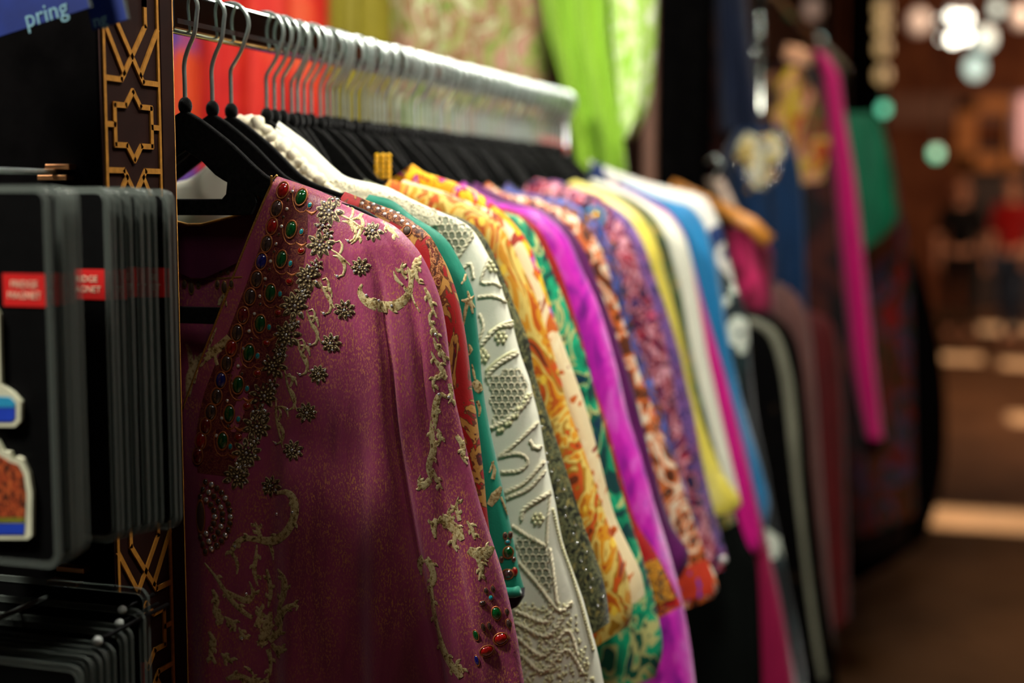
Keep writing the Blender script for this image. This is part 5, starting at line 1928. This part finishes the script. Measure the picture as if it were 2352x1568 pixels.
def skinned(name, joints, edges, mat, parent=None, sub=2):
    me = bpy.data.meshes.new(name)
    me.from_pydata([j[0] for j in joints], edges, [])
    o = bpy.data.objects.new(name, me)
    COL.objects.link(o)
    md = o.modifiers.new('skin', 'SKIN')
    for i, j in enumerate(joints):
        me.skin_vertices[0].data[i].radius = j[1] if isinstance(j[1], tuple) else (j[1], j[1])
    me.skin_vertices[0].data[0].use_root = True
    md.use_smooth_shade = True
    s = o.modifiers.new('sub', 'SUBSURF')
    s.levels = s.render_levels = sub
    dg = bpy.context.evaluated_depsgraph_get()
    m2 = bpy.data.meshes.new_from_object(o.evaluated_get(dg))
    bpy.data.objects.remove(o)
    m2.name = name
    m2.materials.clear()
    m2.materials.append(mat)
    m2.polygons.foreach_set('use_smooth', [True] * len(m2.polygons))
    q = bpy.data.objects.new(name, m2)
    COL.objects.link(q)
    if parent:
        q.parent = parent
    return q


SKIN = plain('skin', L_(196, 140, 108), 0.5, 0, .06)


def person(loc, rz, hgt, top, legs, hair, label, step=0.16, bent=0.0, long_hair=True):
    s = hgt / 1.70
    r = empty('person', loc, rz)
    V3 = lambda x, y, z: (x * s, y * s, z * s)
    J = [(V3(0, 0, .93), (.15 * s, .11 * s)), (V3(0, 0, 1.10), (.125 * s, .09 * s)), (V3(0, 0, 1.30), (.15 * s, .10 * s)), (V3(0, 0, 1.42), (.10 * s, .075 * s)), (V3(0, -.01, 1.48), .05 * s), (V3(0, -.02, 1.54), .058 * s), (V3(0, -.03, 1.61), (.078 * s, .09 * s)), (V3(0, -.02, 1.68), (.06 * s, .065 * s)),
         (V3(.17, 0, 1.39), .052 * s), (V3(.23, .03, 1.12), .042 * s), (V3(.22, -.10 - bent, .92 + bent), .033 * s), (V3(.22, -.15 - bent, .86 + bent * 1.2), (.022 * s, .038 * s)),
         (V3(-.17, 0, 1.39), .052 * s), (V3(-.23, .03, 1.12), .042 * s), (V3(-.22, -.06, .90), .033 * s), (V3(-.22, -.09, .82), (.022 * s, .038 * s)),
         (V3(.095, 0, .86), .088 * s), (V3(.10, -step * .4, .48), .058 * s), (V3(.10, step * .3, .10), .040 * s), (V3(.10, step * .3 - .13, .035), .034 * s),
         (V3(-.095, 0, .86), .088 * s), (V3(-.10, step * .3, .48), .058 * s), (V3(-.10, step * .9, .10), .040 * s), (V3(-.10, step * .9 - .13, .035), .034 * s)]
    E = [(0, 1), (1, 2), (2, 3), (3, 4), (4, 5), (5, 6), (6, 7), (2, 8), (8, 9), (9, 10), (10, 11), (2, 12), (12, 13), (13, 14), (14, 15), (0, 16), (16, 17), (17, 18), (18, 19), (0, 20), (20, 21), (21, 22), (22, 23)]
    # five fingers per hand, the thumb from the side of the palm
    for hnd, sx in ((11, 1), (15, -1)):
        hx, hy, hz = J[hnd][0]
        for fi in range(4):
            b0 = len(J)
            J.append(((hx, hy + (fi - 1.5) * .017 * s, hz - .045 * s), .0095 * s))
            J.append(((hx - sx * .008 * s, hy + (fi - 1.5) * .018 * s - .006 * s, hz - (.085 - abs(fi - 1.4) * .008) * s), .008 * s))
            E += [(hnd, b0), (b0, b0 + 1)]
        b0 = len(J)
        J.append(((hx - sx * .01 * s, hy - .042 * s, hz - .012 * s), .010 * s))
        J.append(((hx - sx * .015 * s, hy - .056 * s, hz - .045 * s), .0085 * s))
        E += [(hnd, b0), (b0, b0 + 1)]
    skinned('body', J, E, SKIN, r, 1)
    f = 1.13
    T_ = [0, 1, 2, 3, 8, 9, 12, 13]
    mp = {a: i for i, a in enumerate(T_)}
    TJ = [(J[a][0], tuple(q * f for q in J[a][1]) if isinstance(J[a][1], tuple) else J[a][1] * 1.25) for a in T_]
    skinned('shirt', TJ, [(mp[a], mp[b]) for a, b in E if a in mp and b in mp], top, r, 2)
    T_ = [0, 16, 17, 18, 20, 21, 22]
    mp = {a: i for i, a in enumerate(T_)}
    TJ = [(J[a][0], tuple(q * f for q in J[a][1]) if isinstance(J[a][1], tuple) else J[a][1] * 1.2) for a in T_]
    skinned('trousers', TJ, [(mp[a], mp[b]) for a, b in E if a in mp and b in mp], legs, r, 2)
    HJ = [(V3(0, -.015, 1.72), (.05 * s, .06 * s)), (V3(0, .02, 1.68), (.082 * s, .085 * s)), (V3(0, .045, 1.60), (.088 * s, .06 * s)), (V3(0, .055, 1.50 if long_hair else 1.56), (.075 * s, .04 * s))]
    if long_hair:
        HJ.append((V3(0, .07, 1.36), (.07 * s, .03 * s)))
    skinned('hair', HJ, [(i, i + 1) for i in range(len(HJ) - 1)], hair, r, 2)
    for sx in (-1, 1):
        bm = bmesh.new()
        add_ball(bm, V3(sx * .032, -.108, 1.605), .011 * s, 8, 6)
        o = bm_obj('eye', bm, plain('eye_dark', L_(30, 22, 18), .3) if 'eye_dark' not in bpy.data.materials else bpy.data.materials['eye_dark'])
        o.parent = r
        bm = bmesh.new()
        add_ball(bm, V3(sx * .082, -.02, 1.60), (.012 * s, .02 * s, .03 * s), 8, 6)
        bm_obj('ear', bm, SKIN).parent = r
    bm = bmesh.new()
    add_ball(bm, V3(0, -.122, 1.575), (.013 * s, .02 * s, .022 * s), 8, 6)
    bm_obj('nose', bm, SKIN).parent = r
    bm = bmesh.new()
    add_ball(bm, V3(0, -.112, 1.535), (.026 * s, .008 * s, .008 * s), 8, 6)
    bm_obj('mouth', bm, plain('lips', L_(170, 84, 74), .5) if 'lips' not in bpy.data.materials else bpy.data.materials['lips']).parent = r
    tag(r, label, 'person')
    return r


def ground(px, dist):
    d = ray(px, 448)
    f = Vector((d.x, d.y, 0)).normalized() * dist
    return (f.x, f.y, 0)


HAIR1 = plain('fair_hair', L_(150, 100, 70), .6)
HAIR2 = plain('dark_hair', L_(40, 26, 20), .6)
person(ground(2210, 15.5), PAN * -1 + .3, 1.66, solid_cloth('black_top', L_(10, 10, 10)), solid_cloth('black_trousers', L_(14, 12, 12)), HAIR1, 'person in black clothes with fair hair walking in the far aisle', bent=.12)
person(ground(2330, 15.0), -.5, 1.70, solid_cloth('red_shirt', L_(150, 14, 12)), solid_cloth('blue_jeans', L_(34, 48, 66)), HAIR2, 'person in a red shirt and dark jeans at the right edge of the far aisle', long_hair=False)
